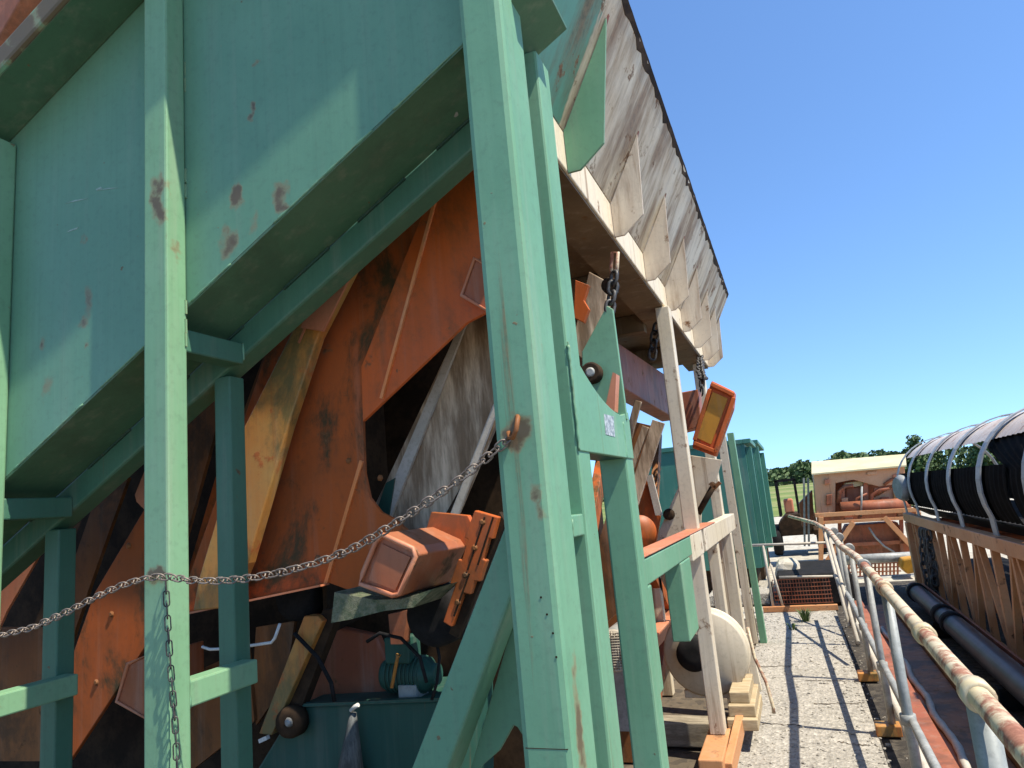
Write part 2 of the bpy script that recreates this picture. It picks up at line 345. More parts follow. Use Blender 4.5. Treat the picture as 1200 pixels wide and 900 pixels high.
b = B(); n = 60; rise = lambda y: 1.3 * min(1, max(0, (y - 60) / 90))   # meadow: gently uneven
rows = [40, 43, 47, 52, 60, 70, 85, 105, 130, 160, 200, 260, 360]
g = [[b.verts.new(((i / n - .5) * 700, y + (2.5 * math.sin(i * 1.7) + 1.5 * math.sin(i * .63) if y < 45 else 0), .0 + (0 if y < 45 else rise(y) + random.uniform(0, .25)))) for i in range(n + 1)] for y in rows]
for j in range(len(rows) - 1):
    for i in range(n): face(b, (g[j][i], g[j][i + 1], g[j + 1][i + 1], g[j + 1][i]))
struct('meadow', b, 'field')
def leaf(bm, c, s):
    a = V((random.gauss(0, 1), random.gauss(0, 1), random.gauss(0, 1))).normalized(); u = a.orthogonal().normalized(); v = a.cross(u)
    k = random.uniform(.5, 1.2) * s
    face(bm, [bm.verts.new(c + u * k + v * k * .1), bm.verts.new(c + v * k * .7), bm.verts.new(c - u * k), bm.verts.new(c - v * k * .6)])
b = B()                                                    # wood along the far side of the meadow
for i in range(330):
    x = -95 + 190 * random.random(); y = 172 + random.uniform(-5, 14); h = random.uniform(4.2, 4.9) * (1 + .07 * math.sin(x * .21) + .05 * math.sin(x * .83)) + (1.0 if x > 8 and x < 30 else 0)
    rx = random.uniform(1.8, 3.4)
    for k in range(40): leaf(b, V((x + random.uniform(-3, 3), y + random.uniform(-3, 1), 1.1 + random.uniform(0, 1.9))), random.uniform(.4, .7))
    for k in range(150):
        t = random.random() ** .8; zz = 1.2 + h * (.02 + .98 * t); rr = rx * math.sqrt(max(.05, 1 - (2 * t - .8) ** 2 * .7)) * random.uniform(.45, 1.05); an = random.uniform(0, 6.283)
        leaf(b, V((x + rr * math.cos(an), y + rr * math.sin(an), zz)), random.uniform(.35, .7))
struct('far_wood', b, 'leaf', 'stuff')
def far_tree(name, label, x, y, h, rx, seed):
    random.seed(seed); r = root(name, label, 'tree', (x, y, 0))
    part('trunk', 'bark', r, lambda bm: tube(bm, [(x, y, 0), (x + .1, y, h * .5), (x, y, h * .93)], [.28, .18, .04], 7))
    bm = B()
    for k in range(46):
        t = random.uniform(.28, 1); an = random.uniform(0, 6.283); rr = rx * (1.12 - t) * random.uniform(.4, 1.1); c = V((x + rr * math.cos(an), y + rr * math.sin(an), h * t))
        for q in range(34): leaf(bm, c + V((random.gauss(0, .55), random.gauss(0, .55), random.gauss(0, .35))), random.uniform(.25, .5))
    obj('crown', bm, 'leaf', r)
far_tree('pine_tree', 'tall dark tree rising above the far wood over the cream roof', 24.5, 168, 8.6, 2.0, 3)
far_tree('pine_tree', 'tall tree at the far wood seen through the hood hoops', 36, 166, 9.0, 2.6, 5)
random.seed(11)
def tuft(cx, cy, n, h, label):
    bm = B()
    for i in range(n):
        a = random.uniform(0, 6.283); r0 = random.uniform(0, .05); c = V((cx + r0 * math.cos(a), cy + r0 * math.sin(a), 0)); d = V((math.cos(a), math.sin(a), 0)); hh = h * random.uniform(.5, 1); s = d.cross(V((0, 0, 1))) * .006
        p = [c, c + d * hh * .25 + V((0, 0, hh * .6)), c + d * hh * .7 + V((0, 0, hh * .85))]
        v = [bm.verts.new(p[0] - s), bm.verts.new(p[0] + s), bm.verts.new(p[1] + s), bm.verts.new(p[1] - s), bm.verts.new(p[2])]
        face(bm, v[:4]); face(bm, (v[3], v[2], v[4]))
    solo('weed', bm, 'weed', label, 'weed')
b = B(); random.seed(21)                                   # loose stones and bits lying on the walkway and along its edges
for i in range(1500):
    e = random.random(); x = random.choice((-.6, .24)) + random.gauss(0, .06) if e < .45 else random.uniform(-.62, .27); y = random.uniform(1.5, 10.3); r = random.uniform(.004, .012) * (1.6 if random.random() < .08 else 1)
    m4 = Matrix.Translation((x, y, r * .3)) @ Matrix.Rotation(random.uniform(0, 6.28), 4, 'Z') @ Matrix.Diagonal((random.uniform(.7, 1.7), 1, .6, 1))
    bmesh.ops.create_icosphere(b, subdivisions=1, radius=r, matrix=m4)
struct('walkway_stones', b, 'walk', 'stuff')
b = B()
for (x0, y0, x1, y1) in ((-.6, 7.3, -.25, 7.32), (-.1, 6.1, .25, 6.13), (-.5, 5.6, -.2, 5.58), (.02, 5.25, .2, 5.2), (-.3, 8.6, .1, 8.63), (-.15, 6.8, .2, 6.78)):
    k = 14; q = [(x0 + (x1 - x0) * i / k, y0 + (y1 - y0) * i / k + random.uniform(-.02, .02)) for i in range(k + 1)]
    for (a0, b0), (a1, b1) in zip(q, q[1:]):
        wd = random.uniform(.003, .011); face(b, [b.verts.new((a0, b0 - wd, .003)), b.verts.new((a1, b1 - wd, .003)), b.verts.new((a1, b1 + wd, .003)), b.verts.new((a0, b0 + wd, .003))])
struct('walkway_cracks', b, 'soil')
p = aZ(944, 728, 0); tuft(p.x, p.y, 60, .2, 'green weed growing from the middle of the gravel walkway')
p = aZ(930, 738, 0); tuft(p.x, p.y, 24, .09, 'low pale weed on the walkway left of the taller weed')
# ------------------------------------------------------------------ green hopper frame (end of the machine, nearest the camera)
hf = root('feed_hopper', 'green painted steel feed hopper with an inclined panel girder on tall square posts', 'hopper', (-.63, 1.77, 0))
SL = .56
def zb(x): return 2.425 + SL * (x + 1.832)             # lower edge of the panel
def zt(x): return 3.322 + .507 * (x + 2.706)           # upper edge of the panel
XL, XR = -4.6, -.40
part('side_panel', 'green_panel', hf, lambda bm: prism(bm, [(XL, Yp, zb(XL)), (-.55, Yp, zb(-.55)), (-.55, Yp, zt(-.55) + .3), (XL, Yp, zt(XL) + .3)], (0, .012, 0)))
def inc(bm, zf, x0, x1, y0, y1, lo, hi):               # bar running along the incline
    prism(bm, [(x0, y0, zf(x0) + lo), (x1, y0, zf(x1) + lo), (x1, y0, zf(x1) + hi), (x0, y0, zf(x0) + hi)], (0, y1 - y0, 0))
part('upper_flange', 'green_corner', hf, lambda bm: inc(bm, zt, XL, -.20, 1.582, Yp - .002, 0, .105), .014, 'upper flange with rusty weathered top')
part('flange_shade', 'green_soffit', hf, lambda bm: inc(bm, zt, XL, -.20, 1.60, Yp - .003, -.004, -.001))  # thin dark plate added under the flange to carry its shade
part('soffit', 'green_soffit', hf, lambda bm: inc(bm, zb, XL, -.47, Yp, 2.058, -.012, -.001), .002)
part('lower_beam', 'green_shaded', hf, lambda bm: inc(bm, zb, XL, -.60, 2.06, 2.16, -.125, -.004), .01)
for i in range(12):
    x = XL + i * .33; part('weld_seam', 'green_dark', hf, lambda bm: inc(bm, zb, x, x + random.uniform(.08, .25), 2.050, 2.0595, -.022, -.0135))
# front posts
def post(x0, x1, y0, y1, z1, mat, name='post'):
    return part(name, mat, hf, lambda bm: box(bm, x0, x1, y0, y1, 0, z1), .008)
pl = post(-1.923, -1.82, 1.70, 1.785, zt(-1.9) - .004, 'green_post')
post(-2.80, -2.70, 1.70, 1.785, zt(-2.8) - .004, 'green_post')
post(-3.68, -3.58, 1.70, 1.785, zt(-3.68) - .004, 'green_post')
cp = part('corner_post', 'green_corner', hf, lambda bm: box(bm, -.695, -.565, 1.682, 1.878, 0, 4.6), .018)
part('splice_weld', 'dark', cp, lambda bm: box(bm, -.683, -.577, 1.6815, 1.70, 1.089, 1.0908), 0)
part('chain_hook', 'brown', cp, lambda bm: tube(bm, [aY(606, 488, 1.682) + V((0, 0.002, 0)), aY(607, 489, 1.655), aY(605, 503, 1.643), aY(601, 513, 1.648), aY(597, 513, 1.665), aY(596, 506, 1.67)], .0065, 8))
for y in (73, 92, 198, 216, 352, 374, 390): part('weld_tab', 'green_post', pl, lambda bm: bar(bm, aX(217.5, y, -1.819), aX(217.8, y + 16, -1.819), .006, .008))
random.seed(9)
def bead(name, pts, r, mat='green'):
    q = []
    for a, c in zip(pts, pts[1:]):
        a, c = V(a), V(c); k = max(2, int((c - a).length / .012)); q += [a.lerp(c, i / k) + V((random.uniform(-.0012, .0012),) * 3) for i in range(k)]
    part(name, mat, hf, lambda bm: tube(bm, q, [r * random.uniform(.6, 1.25) for _ in q], 6))
for x0, x1 in ((-2.66, -2.3), (-2.22, -1.94), (-1.80, -1.62), (-1.45, -1.05), (-.98, -.72)): bead('weld_bead', [(x0, Yp - .001, zb(x0) - .002), (x1, Yp - .001, zb(x1) - .002)], .0045)
bead('weld_bead', [(-.5635, 2.003, 1.80), (-.5635, 2.003, 2.13)], .005); bead('weld_bead', [(-.5635, 2.642, 1.80), (-.5635, 2.642, 1.95)], .005)
bead('weld_bead', [(-1.832, 1.788, 1.135), (-1.832, 1.788, 1.215), (-1.90, 1.788, 1.217)], .005); bead('weld_bead', [(-.572, 1.881, 1.558), (-.655, 1.881, 1.558)], .004); bead('weld_bead', [(-.571, 1.881, 1.56), (-.571, 1.881, 1.62)], .004)
bead('weld_bead', [(-1.829, 2.058, zb(-1.915) - .03), (-1.829, 2.058, zb(-1.915) - .11)], .005)
for x in (-.6, -.63, -.66):
    pass
for (x, y) in ((641, 720), (634, 700), (648, 742), (652, 770)): part('drilled_dot', 'dark', cp, lambda bm: lathe(bm, aY(x, y, 1.6815), (0, -1, 0), [(0, .0028), (.0008, .0028)], 8))
part('soffit_bolt', 'galv', hf, lambda bm: lathe(bm, aY(532, 134, 2.0) + V((0, 0, .02)), (.3, -.3, -1), [(0, .018), (.012, .018), (.013, .011), (.03, .011)], 6))
for px in ([(140, 218), (128, 222), (112, 226), (126, 219)], [(104, 229), (90, 236), (76, 243), (88, 233)], [(82, 270), (92, 262), (90, 268), (78, 276)], [(112, 222), (118, 216), (120, 220), (113, 226)]):
    my = sum(q[1] for q in px) / 4; px = [(x, my + (y - my) * .45 + (x - px[0][0]) * .0) for x, y in px]
    part('scratch', 'scratch', hf, lambda bm: pY(bm, px, Yp - .0012, .0008), 0, 'pale scratch in the paint')
# inner posts and the rails that tie them to the front posts
for (x0, x1, xr0, xr1, zl) in ((-1.975, -1.90, -1.915, -1.83, None), (-2.875, -2.79, -2.79, -2.71, None)):
    part('inner_post', 'green_shaded', hf, lambda bm: box(bm, x0, x1, 2.062, 2.14, 0, zb((x0 + x1) / 2) - .128), .006)
    part('tie_tube', 'green_shaded', hf, lambda bm: box(bm, xr0, xr1, 1.786, 2.06, zb(xr0) - .11, zb(xr0) - .03), .006)
z = aX(222, 800, -1.83)
part('low_rail', 'green_post', hf, lambda bm: box(bm, -1.905, -1.835, 1.786, 2.10, 1.135, 1.215), .006)
part('low_rail', 'green_post', hf, lambda bm: box(bm, -2.79, -2.715, 1.786, 2.10, 1.09, 1.17), .006)
# ladder-like posts receding along the right side
part('side_post', 'green_corner', hf, lambda bm: box(bm, -.665, -.566, 2.0, 2.13, 0, 3.1), .008)
for z in (1.56, .8): part('rung', 'green', hf, lambda bm: box(bm, -.655, -.572, 1.879, 1.999, z, z + .06), .004)
part('outer_post', 'green_corner', hf, lambda bm: box(bm, -.672, -.566, 2.645, 2.765, 0, 1.96), .008)
def bracket(bm):
    pts = []
    A, Cc, D, E2 = (2.005, 2.16), (2.005, 1.80), (2.764, 1.80), (2.764, 1.985)
    for i in range(9):
        t = i / 8; pts.append((2.005 + .62 * t + .0, 2.13 - .17 * math.sin(t * math.pi / 2) ** .8))
    pts = [(2.005, 1.80)] + pts + [E2, D]
    prism(bm, [(-.562, y, z) for y, z in pts], (-.018, 0, 0))
br = part('bracket_plate', 'green_corner', hf, bracket, .003)
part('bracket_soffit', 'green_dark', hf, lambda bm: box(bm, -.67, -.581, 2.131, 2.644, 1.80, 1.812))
part('sticker', 'sticker', br, lambda bm: pX(bm, [(708, 485), (719, 488), (721, 512), (710, 509)], -.5605, .0012), 0, 'silvery worn sticker')
part('peak_gusset', 'green', hf, lambda bm: pY(bm, [(711, 358), (718, 362), (735, 492), (682, 470), (682, 412)], 2.70, .02), .003)
pin = part('pivot_pin', 'dark', hf, lambda bm: lathe(bm, aY(695, 438, 2.70) + V((0, -.045, 0)), (0, 1, 0), [(0, .034), (.01, .042), (.05, .042)], 20))
part('pin_bore', 'galv', pin, lambda bm: lathe(bm, aY(695, 438, 2.70) + V((0, -.048, 0)), (0, 1, 0), [(0, .012), (.004, .022)], 14))
part('gusset_rib', 'salmon', hf, lambda bm: pY(bm, [(718, 436), (722, 438), (720, 482), (709, 478)], 2.62, .06))
part('inner_gusset', 'green', hf, lambda bm: pY(bm, [(716, 545), (735, 520), (737, 660), (721, 640)], 2.80, .012))
# diagonal brace and gusset under the corner post
b0 = aY(560, 763, 1.97)
def brace(bm):
    q = [aY(594, 610, 1.92), aY(484, 895, 1.92), aY(527, 895, 1.92), aY(612, 665, 1.92)]
    d = (q[0] - q[1]).normalized(); L0 = q[1] - d * 1.2; L1 = q[2] - (q[3] - q[2]).normalized() * 1.2
    prism(bm, [q[0], L0, L1, q[3]], (0, .13, 0))
part('brace', 'green_corner', hf, brace, .008)
part('foot_gusset', 'green_corner', hf, lambda bm: pY(bm, [(612, 690), (618, 870), (606, 852), (602, 850), (585, 880), (560, 902), (545, 925)], 2.06, .014), .002)
# rail with short legs behind the outer post
def rail_box(bm): box(bm, -.69, -.602, 2.766, 4.30, 1.30, 1.405)
part('guard_rail', 'green', hf, rail_box, .006)
part('rail_cap', 'salmon', hf, lambda bm: box(bm, -.70, -.598, 2.768, 5.7, 1.4115, 1.419), .002, 'rusty top strip of the guard rail')
part('rail_leg', 'green', hf, lambda bm: box(bm, -.68, -.60, 2.90, 3.0, .89, 1.298), .006)
part('rail_leg', 'green', hf, lambda bm: box(bm, -.69, -.60, 3.82, 4.17, .91, 1.298), .006)

# ------------------------------------------------------------------ flared hopper bin with gussets, on white posts
hb = root('hopper_bin', 'weathered white hopper bin with flared rust streaked wall and a row of gussets', 'hopper bin', (-2, 4.9, 2.8))
Y0, Y1 = 1.98, 7.76
ZB, ZT = 3.13, 3.705                                       # foot and rim of the flared wall
def wallx(z): return -.65 + (z - ZB) * .516
XT = wallx(ZT)
bm = B()
prism(bm, [(-.652, Y0, ZB), (-.652, Y1, ZB), (XT, Y1 + .02, ZT), (XT, Y0, ZT)], (-.012, 0, .006)); obj('flared_wall', bm, 'bin_wall', hb)
bm = B(); random.seed(4)
pts = [(Y0 + i * (Y1 - Y0) / 90, .004 + .03 * random.random() ** 3, .012 * random.random() ** 2) for i in range(91)]
for (a, h, k), (c, h2, k2) in zip(pts, pts[1:]): prism(bm, [(wallx(ZT - .014 - h) + .002, a, ZT - .014 - h), (wallx(ZT - .014 - h2) + .002, c, ZT - .014 - h2), (XT + .006, c, ZT + .005 + k2), (XT + .006, a, ZT + .005 + k)], (-.010, 0, 0))
obj('top_rim', bm, 'dark', hb, 0, 'ragged dark rusty rim')
part('opposite_wall', 'bin_wall', hb, lambda bm: prism(bm, [(-3.4, Y0, ZB), (-3.4, Y1, ZB), (-3.75, Y1, ZT), (-3.75, Y0, ZT)], (.012, 0, .006)))
part('end_wall', 'bin_wall', hb, lambda bm: prism(bm, [(-3.39, Y1, ZB), (-.665, Y1, ZB), (XT - .015, Y1, ZT - .02), (-3.74, Y1, ZT - .02)], (0, -.012, 0)))
part('end_wall', 'green_panel', hb, lambda bm: prism(bm, [(-3.39, 2.2, ZB), (-.70, 2.2, ZB), (XT - .07, 2.2, ZT - .02), (-3.74, 2.2, ZT - .02)], (0, .012, 0)))
part('floor_plate', 'under', hb, lambda bm: box(bm, -3.38, -.861, 2.18, Y1 - .02, 3.02, 3.05))
part('sill_beam', 'cream', hb, lambda bm: box(bm, -.86, -.654, 2.17, Y1 - .01, 2.952, 3.128), .006)
part('beam_soffit', 'under', hb, lambda bm: box(bm, -.87, -.664, 2.18, Y1 - .02, 2.938, 2.951))
for y in (2.9, 4.1, 5.25, 6.6): part('cross_beam', 'under', hb, lambda bm: box(bm, -3.3, -.872, y, y + .1, 2.88, 3.018), .004)
for i, y in enumerate((2.58, 3.38, 4.22, 5.04, 5.80, 6.55, 7.25, 7.70)):
    zt_ = 3.46 if i else 3.56
    pts = [(-.652, y, 2.945), (-.60, y, 2.945), (-.495, y, 3.03), (wallx(zt_) + .004, y, zt_), (wallx(3.14) + .002, y, 3.14), (-.652, y, 3.13)]
    part('gusset', 'gusset' if i else 'green', hb, lambda bm: prism(bm, pts, (0, .012, 0)), .0015, None if i else 'first gusset still painted green')
    part('rusty_shadow', 'rust_red', hb, lambda bm: prism(bm, [(wallx(zt_ - .17) + .0015, y + .014, zt_ - .17), (wallx(zt_ - .17) + .0015, y + .075, zt_ - .17), (wallx(zt_ + .02) + .0015, y + .03, zt_ + .02), (wallx(zt_ + .02) + .0015, y + .014, zt_ + .02)], (.0015, 0, 0)))  # rust red triangle that paints the gusset's shadow onto the wall
part('bin_post', 'white', hb, lambda bm: box(bm, -.715, -.622, 4.85, 4.97, .15, 2.937), .006)
part('bin_post', 'white', hb, lambda bm: box(bm, -.775, -.68, 7.30, 7.46, .0, 2.937), .006)
part('post_foot', 'tan_truss', hb, lambda bm: box(bm, -.74, -.60, 4.42, 5.0, .06, .148), .008, 'orange channel foot')
part('post_foot', 'tan_truss', hb, lambda bm: bar(bm, (-.585, 4.5, .06), (-.53, 5.25, .20), .05, .10), .006, 'orange channel foot')
part('rail', 'white', hb, lambda bm: box(bm, -.69, -.60, 4.98, 7.6, 1.26, 1.41), .006, 'white rail with rusty top')
part('rail', 'white', hb, lambda bm: box(bm, -.69, -.60, 4.305, 4.845, 1.26, 1.41), .006)
part('rail_post', 'white', hb, lambda bm: box(bm, -.69, -.61, 5.75, 5.88, .0, 1.258), .006)
part('rail_post', 'white', hb, lambda bm: box(bm, -.70, -.60, 6.9, 7.05, .0, 1.258), .006)

# ------------------------------------------------------------------ orange vibrating screen inside the frame
vs_ = root('vibrating_screen', 'orange inclined vibrating screen with grimy plates and square beam ends inside the green frame', 'screen', (-1.5, 2.5, .8))
YA = 2.42
A = [(205, 722), (385, 683), (440, 703), (470, 690), (478, 622), (460, 607), (446, 600), (433, 583), (427, 555), (425, 500), (425, 440), (505, 228), (560, 150), (480, 200), (330, 360), (262, 560)]
part('main_plate', 'orange', vs_, lambda bm: pY(bm, A, YA, .02), .003)
part('upper_plate', 'orange_bright', vs_, lambda bm: pY(bm, [(507, 220), (423, 430), (425, 494), (547, 378), (640, 330), (640, 130), (560, 150)], YA - .05, .02), .003)
part('plate_fold', 'ridge', vs_, lambda bm: bar(bm, aY(512, 228, YA - .055), aY(447, 467, YA - .055), .012, .012, (0, 1, 0)))
part('plate_fold', 'ridge', vs_, lambda bm: bar(bm, aY(424, 540, YA - .003), aY(382, 684, YA - .003), .015, .012, (0, 1, 0)))
part('bottom_flange', 'salmon', vs_, lambda bm: bar(bm, aY(205, 722, YA) + V((0, -.03, 0)), aY(386, 684, YA) + V((0, -.03, 0)), .06, .008))
part('side_bar', 'ochre', vs_, lambda bm: pY(bm, [(428, 285), (372, 395), (337, 500), (290, 660), (268, 712), (226, 716), (232, 680), (286, 500), (345, 382), (388, 290)], 2.30, .05), .006, 'ochre faded diagonal side bar')
part('bar_edge', 'salmon', vs_, lambda bm: bar(bm, aY(372, 350, 2.296), aY(350, 402, 2.296), .008, .006, (0, 1, 0)))
part('bar_shade', 'salmon', vs_, lambda bm: pY(bm, [(432, 280), (378, 388), (352, 384), (394, 285)], 2.285, .012), 0, 'pinkish shaded top of the side bar')  # shade on the bar's upper end, put in as a pinkish plate
# square beam end sticking out towards the front
E0 = [(424, 684), (427, 672), (442, 632), (450, 626), (484, 642), (489, 650), (468, 694), (460, 698)]
def beam_end(bm, px, Y, L, inset=.93):
    pY(bm, px, Y, L)
be = part('beam_tube', 'tube', vs_, lambda bm: pY(bm, [(424, 686), (428, 670), (441, 631), (450, 624), (486, 641), (492, 650), (471, 697), (462, 701)], 2.06, .36), .005)
ep = part('end_plate', 'tube', be, lambda bm: pY(bm, [(431, 680), (447, 637), (481, 653), (463, 692)], 2.052, .007), .001)
part('end_rim', 'salmon', be, lambda bm: tube(bm, [aY(x, y, 2.05) for x, y in [(422, 684), (425, 672), (441, 634), (449, 627), (484, 643), (487, 652), (468, 696), (460, 698)]], .0085, 8, True))
bm = B(); random.seed(8)
pY(bm, [(392, 694), (440, 703), (470, 702), (508, 690), (484, 712), (450, 716), (410, 726), (388, 730)], 2.12, .2); obj('crust', bm, 'moss', vs_, 0, 'mossy dirt crust under the square beam end')
part('lug', 'orange_bright', vs_, lambda bm: pY(bm, [(505, 600), (548, 604), (552, 612), (546, 640), (530, 650), (492, 660), (492, 645)], 2.40, .03), .003)
def slotted(bm):
    pY(bm, [(556, 598), (584, 606), (577, 632), (573, 631), (566, 655), (570, 657), (562, 682), (556, 681), (551, 697), (543, 695), (529, 735), (519, 729), (533, 686), (527, 684), (537, 655), (541, 656), (548, 632), (544, 630)], 2.30, .03)
part('spring_bracket', 'orange_bright', vs_, slotted, .004)
for a_, c_ in (((568, 606), (548, 668)), ((578, 606), (560, 662)), ((550, 672), (532, 722))): part('slit', 'dark', vs_, lambda bm: bar(bm, aY(*a_, 2.299), aY(*c_, 2.299), .006, .004, (0, 1, 0)))
part('spring_strip', 'dark', vs_, lambda bm: pY(bm, [(585, 600), (592, 612), (536, 748), (526, 742)], 2.33, .03))
# second beam end, top right, and a third low left
for px, Y in (([(541, 346), (556, 303), (584, 318), (584, 372)], 2.32), ([(137, 822), (150, 778), (172, 768), (172, 842)], 2.22)):
    q = part('beam_tube', 'tube', vs_, lambda bm: pY(bm, px, Y, .3), .006)
    part('end_rim', 'salmon', q, lambda bm: tube(bm, [aY(x, y, Y - .004) for x, y in px], .008, 8, True))
# grey deck panels seen through the cut-out
part('deck_panel', 'grey_deck', vs_, lambda bm: pY(bm, [(545, 368), (584, 372), (588, 480), (528, 622), (446, 620), (440, 590)], 2.62, .03), .003, 'weathered grey deck panel')
part('deck_edge', 'pale_edge', vs_, lambda bm: pY(bm, [(541, 374), (548, 374), (458, 606), (445, 600)], 2.60, .016))
part('deck_edge', 'pale_edge', vs_, lambda bm: pY(bm, [(578, 474), (586, 470), (531, 618), (522, 616)], 2.59, .016))
part('deck_stain', 'dark', vs_, lambda bm: pY(bm, [(543, 565), (549, 548), (556, 540), (552, 566), (533, 606), (520, 606)], 2.618, .001))
part('green_patch', 'green_dark', vs_, lambda bm: pY(bm, [(452, 566), (463, 560), (456, 604), (441, 600)], 2.594, .005))
# dark sheet added behind the bays, standing in for their deep shade
part('dark_backing', 'dark', vs_, lambda bm: prism(bm, [(-9, 3.15, 0), (-1.0, 3.15, 0), (-.95, 3.15, 2.85), (-9, 3.15, 2.85)], (0, .02, 0)))
# left-hand bays
part('diagonal_plate', 'orange', vs_, lambda bm: pY(bm, [(185, 570), (185, 735), (82, 892), (70, 892), (70, 810), (110, 696)], 2.40, .02), .003)
part('rear_plate', 'brown', vs_, lambda bm: pY(bm, [(150, 560), (104, 690), (78, 770), (75, 690), (120, 560)], 2.62, .02))
part('rear_plate', 'brown', vs_, lambda bm: pY(bm, [(-60, 735), (58, 735), (72, 892), (-60, 892)], 2.55, .02))
part('rear_plate', 'salmon', vs_, lambda bm: pY(bm, [(-30, 720), (54, 636), (8, 716), (-30, 800)], 2.36, .012))
part('rear_bar', 'green_dark', vs_, lambda bm: bar(bm, aY(-20, 678, 2.4), aY(60, 614, 2.4), .06, .05, (0, 1, 0)))
part('rear_plate', 'brown', vs_, lambda bm: pY(bm, [(300, 395), (262, 470), (215, 640), (215, 720), (190, 720), (190, 560), (240, 430)], 2.62, .02))
part('rear_bar', 'brown', vs_, lambda bm: bar(bm, aY(326, 385, 2.5), aY(282, 505, 2.5), .02, .03, (0, 1, 0)))
part('rear_bar', 'orange', vs_, lambda bm: bar(bm, aY(260, 560, 2.7), aY(222, 690, 2.7), .05, .03, (0, 1, 0)))
part('rear_plate', 'salmon', vs_, lambda bm: pY(bm, [(158, 580), (172, 545), (172, 600), (160, 588)], 2.36, .012))
# machinery below the plate
part('tension_bar', 'ochre', vs_, lambda bm: pY(bm, [(356, 722), (372, 722), (378, 728), (318, 862), (303, 860)], 2.46, .06), .005)
part('belt', 'dark', vs_, lambda bm: pY(bm, [(378, 715), (398, 712), (345, 850), (328, 850)], 2.49, .05))
pu = part('pulley', 'dark', vs_, lambda bm: lathe(bm, aY(336, 848, 2.44), (0, 1, 0), [(0, .03), (0, .055), (.02, .062), (.06, .062)], 24))
part('pulley_hub', 'galv', pu, lambda bm: lathe(bm, aY(336, 848, 2.425), (0, 1, 0), [(0, .008), (.012, .02)], 14))
part('link_tip', 'wire', vs_, lambda bm: bar(bm, aY(305, 868, 2.45), aY(314, 864, 2.45), .02, .015))
part('guard_plate', 'brown', vs_, lambda bm: pY(bm, [(300, 735), (345, 728), (335, 800), (300, 850), (296, 800)], 2.62, .02))
part('guard_plate', 'brown', vs_, lambda bm: pY(bm, [(222, 790), (290, 760), (298, 845), (222, 905)], 2.6, .02))
part('drive_guard', 'rust_red', vs_, lambda bm: pY(bm, [(395, 735), (440, 745), (455, 780), (450, 830), (360, 830), (372, 780)], 2.70, .05), .01)
part('shaft_box', 'rust_red', vs_, lambda bm: pY(bm, [(455, 720), (478, 715), (472, 755), (458, 755)], 2.5, .05))
part('bent_rod', 'wire', vs_, lambda bm: tube(bm, [aY(x, y, 2.35) for x, y in [(237, 758), (246, 761), (270, 760), (318, 753), (322, 748), (328, 731)]], .006, 8), 0, 'white bent rod')
part('roller', 'black', vs_, lambda bm: lathe(bm, aY(505, 722, 2.38), (0, 1, 0), [(0, .05), (0, .10), (.03, .115), (.22, .115)], 28))
part('roller', 'black', vs_, lambda bm: lathe(bm, aY(345, 700, 2.6), (0, 1, 0), [(0, .04), (0, .10), (.15, .10)], 24))

# ------------------------------------------------------------------ green tank and its motor, low inside
tk = root('oil_tank', 'dark green box tank low inside the frame left of the diagonal brace', 'tank', (-1.3, 2.6, 0))
part('tank_body', 'green_dark', tk, lambda bm: pY(bm, [(346, 828), (530, 820), (530, 1150), (240, 1150), (302, 900)], 2.52, .4), .01)
part('tank_lip', 'green_dark', tk, lambda bm: bar(bm, aY(344, 826, 2.51), aY(532, 818, 2.51), .03, .012))
kb = part('filler_cone', 'cone', tk, lambda bm: lathe(bm, aY(414, 835, 2.46), (aY(408, 960, 2.44) - aY(414, 835, 2.46)), [(0, .012), (.05, .022), (.32, .07)], 20))
part('cone_tip', 'wire', kb, lambda bm: tube(bm, [aY(411, 833, 2.45), aY(416, 828, 2.45), aY(420, 826, 2.45)], .008, 8))
gm = root('drive_motor', 'small dark green electric motor standing on the green tank', 'motor', tuple(aY(470, 824, 2.6)))
def motor(bm):
    c = aY(452, 790, 2.62); lathe(bm, c, (1, 0, 0), [(0, .03), (0, .055), (.02, .065), (.20, .065), (.22, .04), (.24, .04)], 24)
    for i in range(9): lathe(bm, c + V((.03 + i * .018, 0, 0)), (1, 0, 0), [(0, .065), (.0, .072), (.006, .072), (.006, .065)], 24)
part('motor_body', 'green_dark', gm, motor)
part('terminal_box', 'green_dark', gm, lambda bm: box(bm, *(lambda p: (p.x - .06, p.x + .05, p.y - .06, p.y + .04, p.z - .04, p.z + .06))(aY(475, 762, 2.62))), .006)
part('motor_foot', 'grey_paint', gm, lambda bm: box(bm, *(lambda p: (p.x - .04, p.x + .04, p.y - .05, p.y + .05, p.z - .04, p.z + .05))(aY(485, 815, 2.6))), .003)
part('lever', 'ochre', gm, lambda bm: tube(bm, [aY(459, 806, 2.5), aY(466, 770, 2.5), aY(467, 767, 2.5)], [.007, .007, .011], 8))

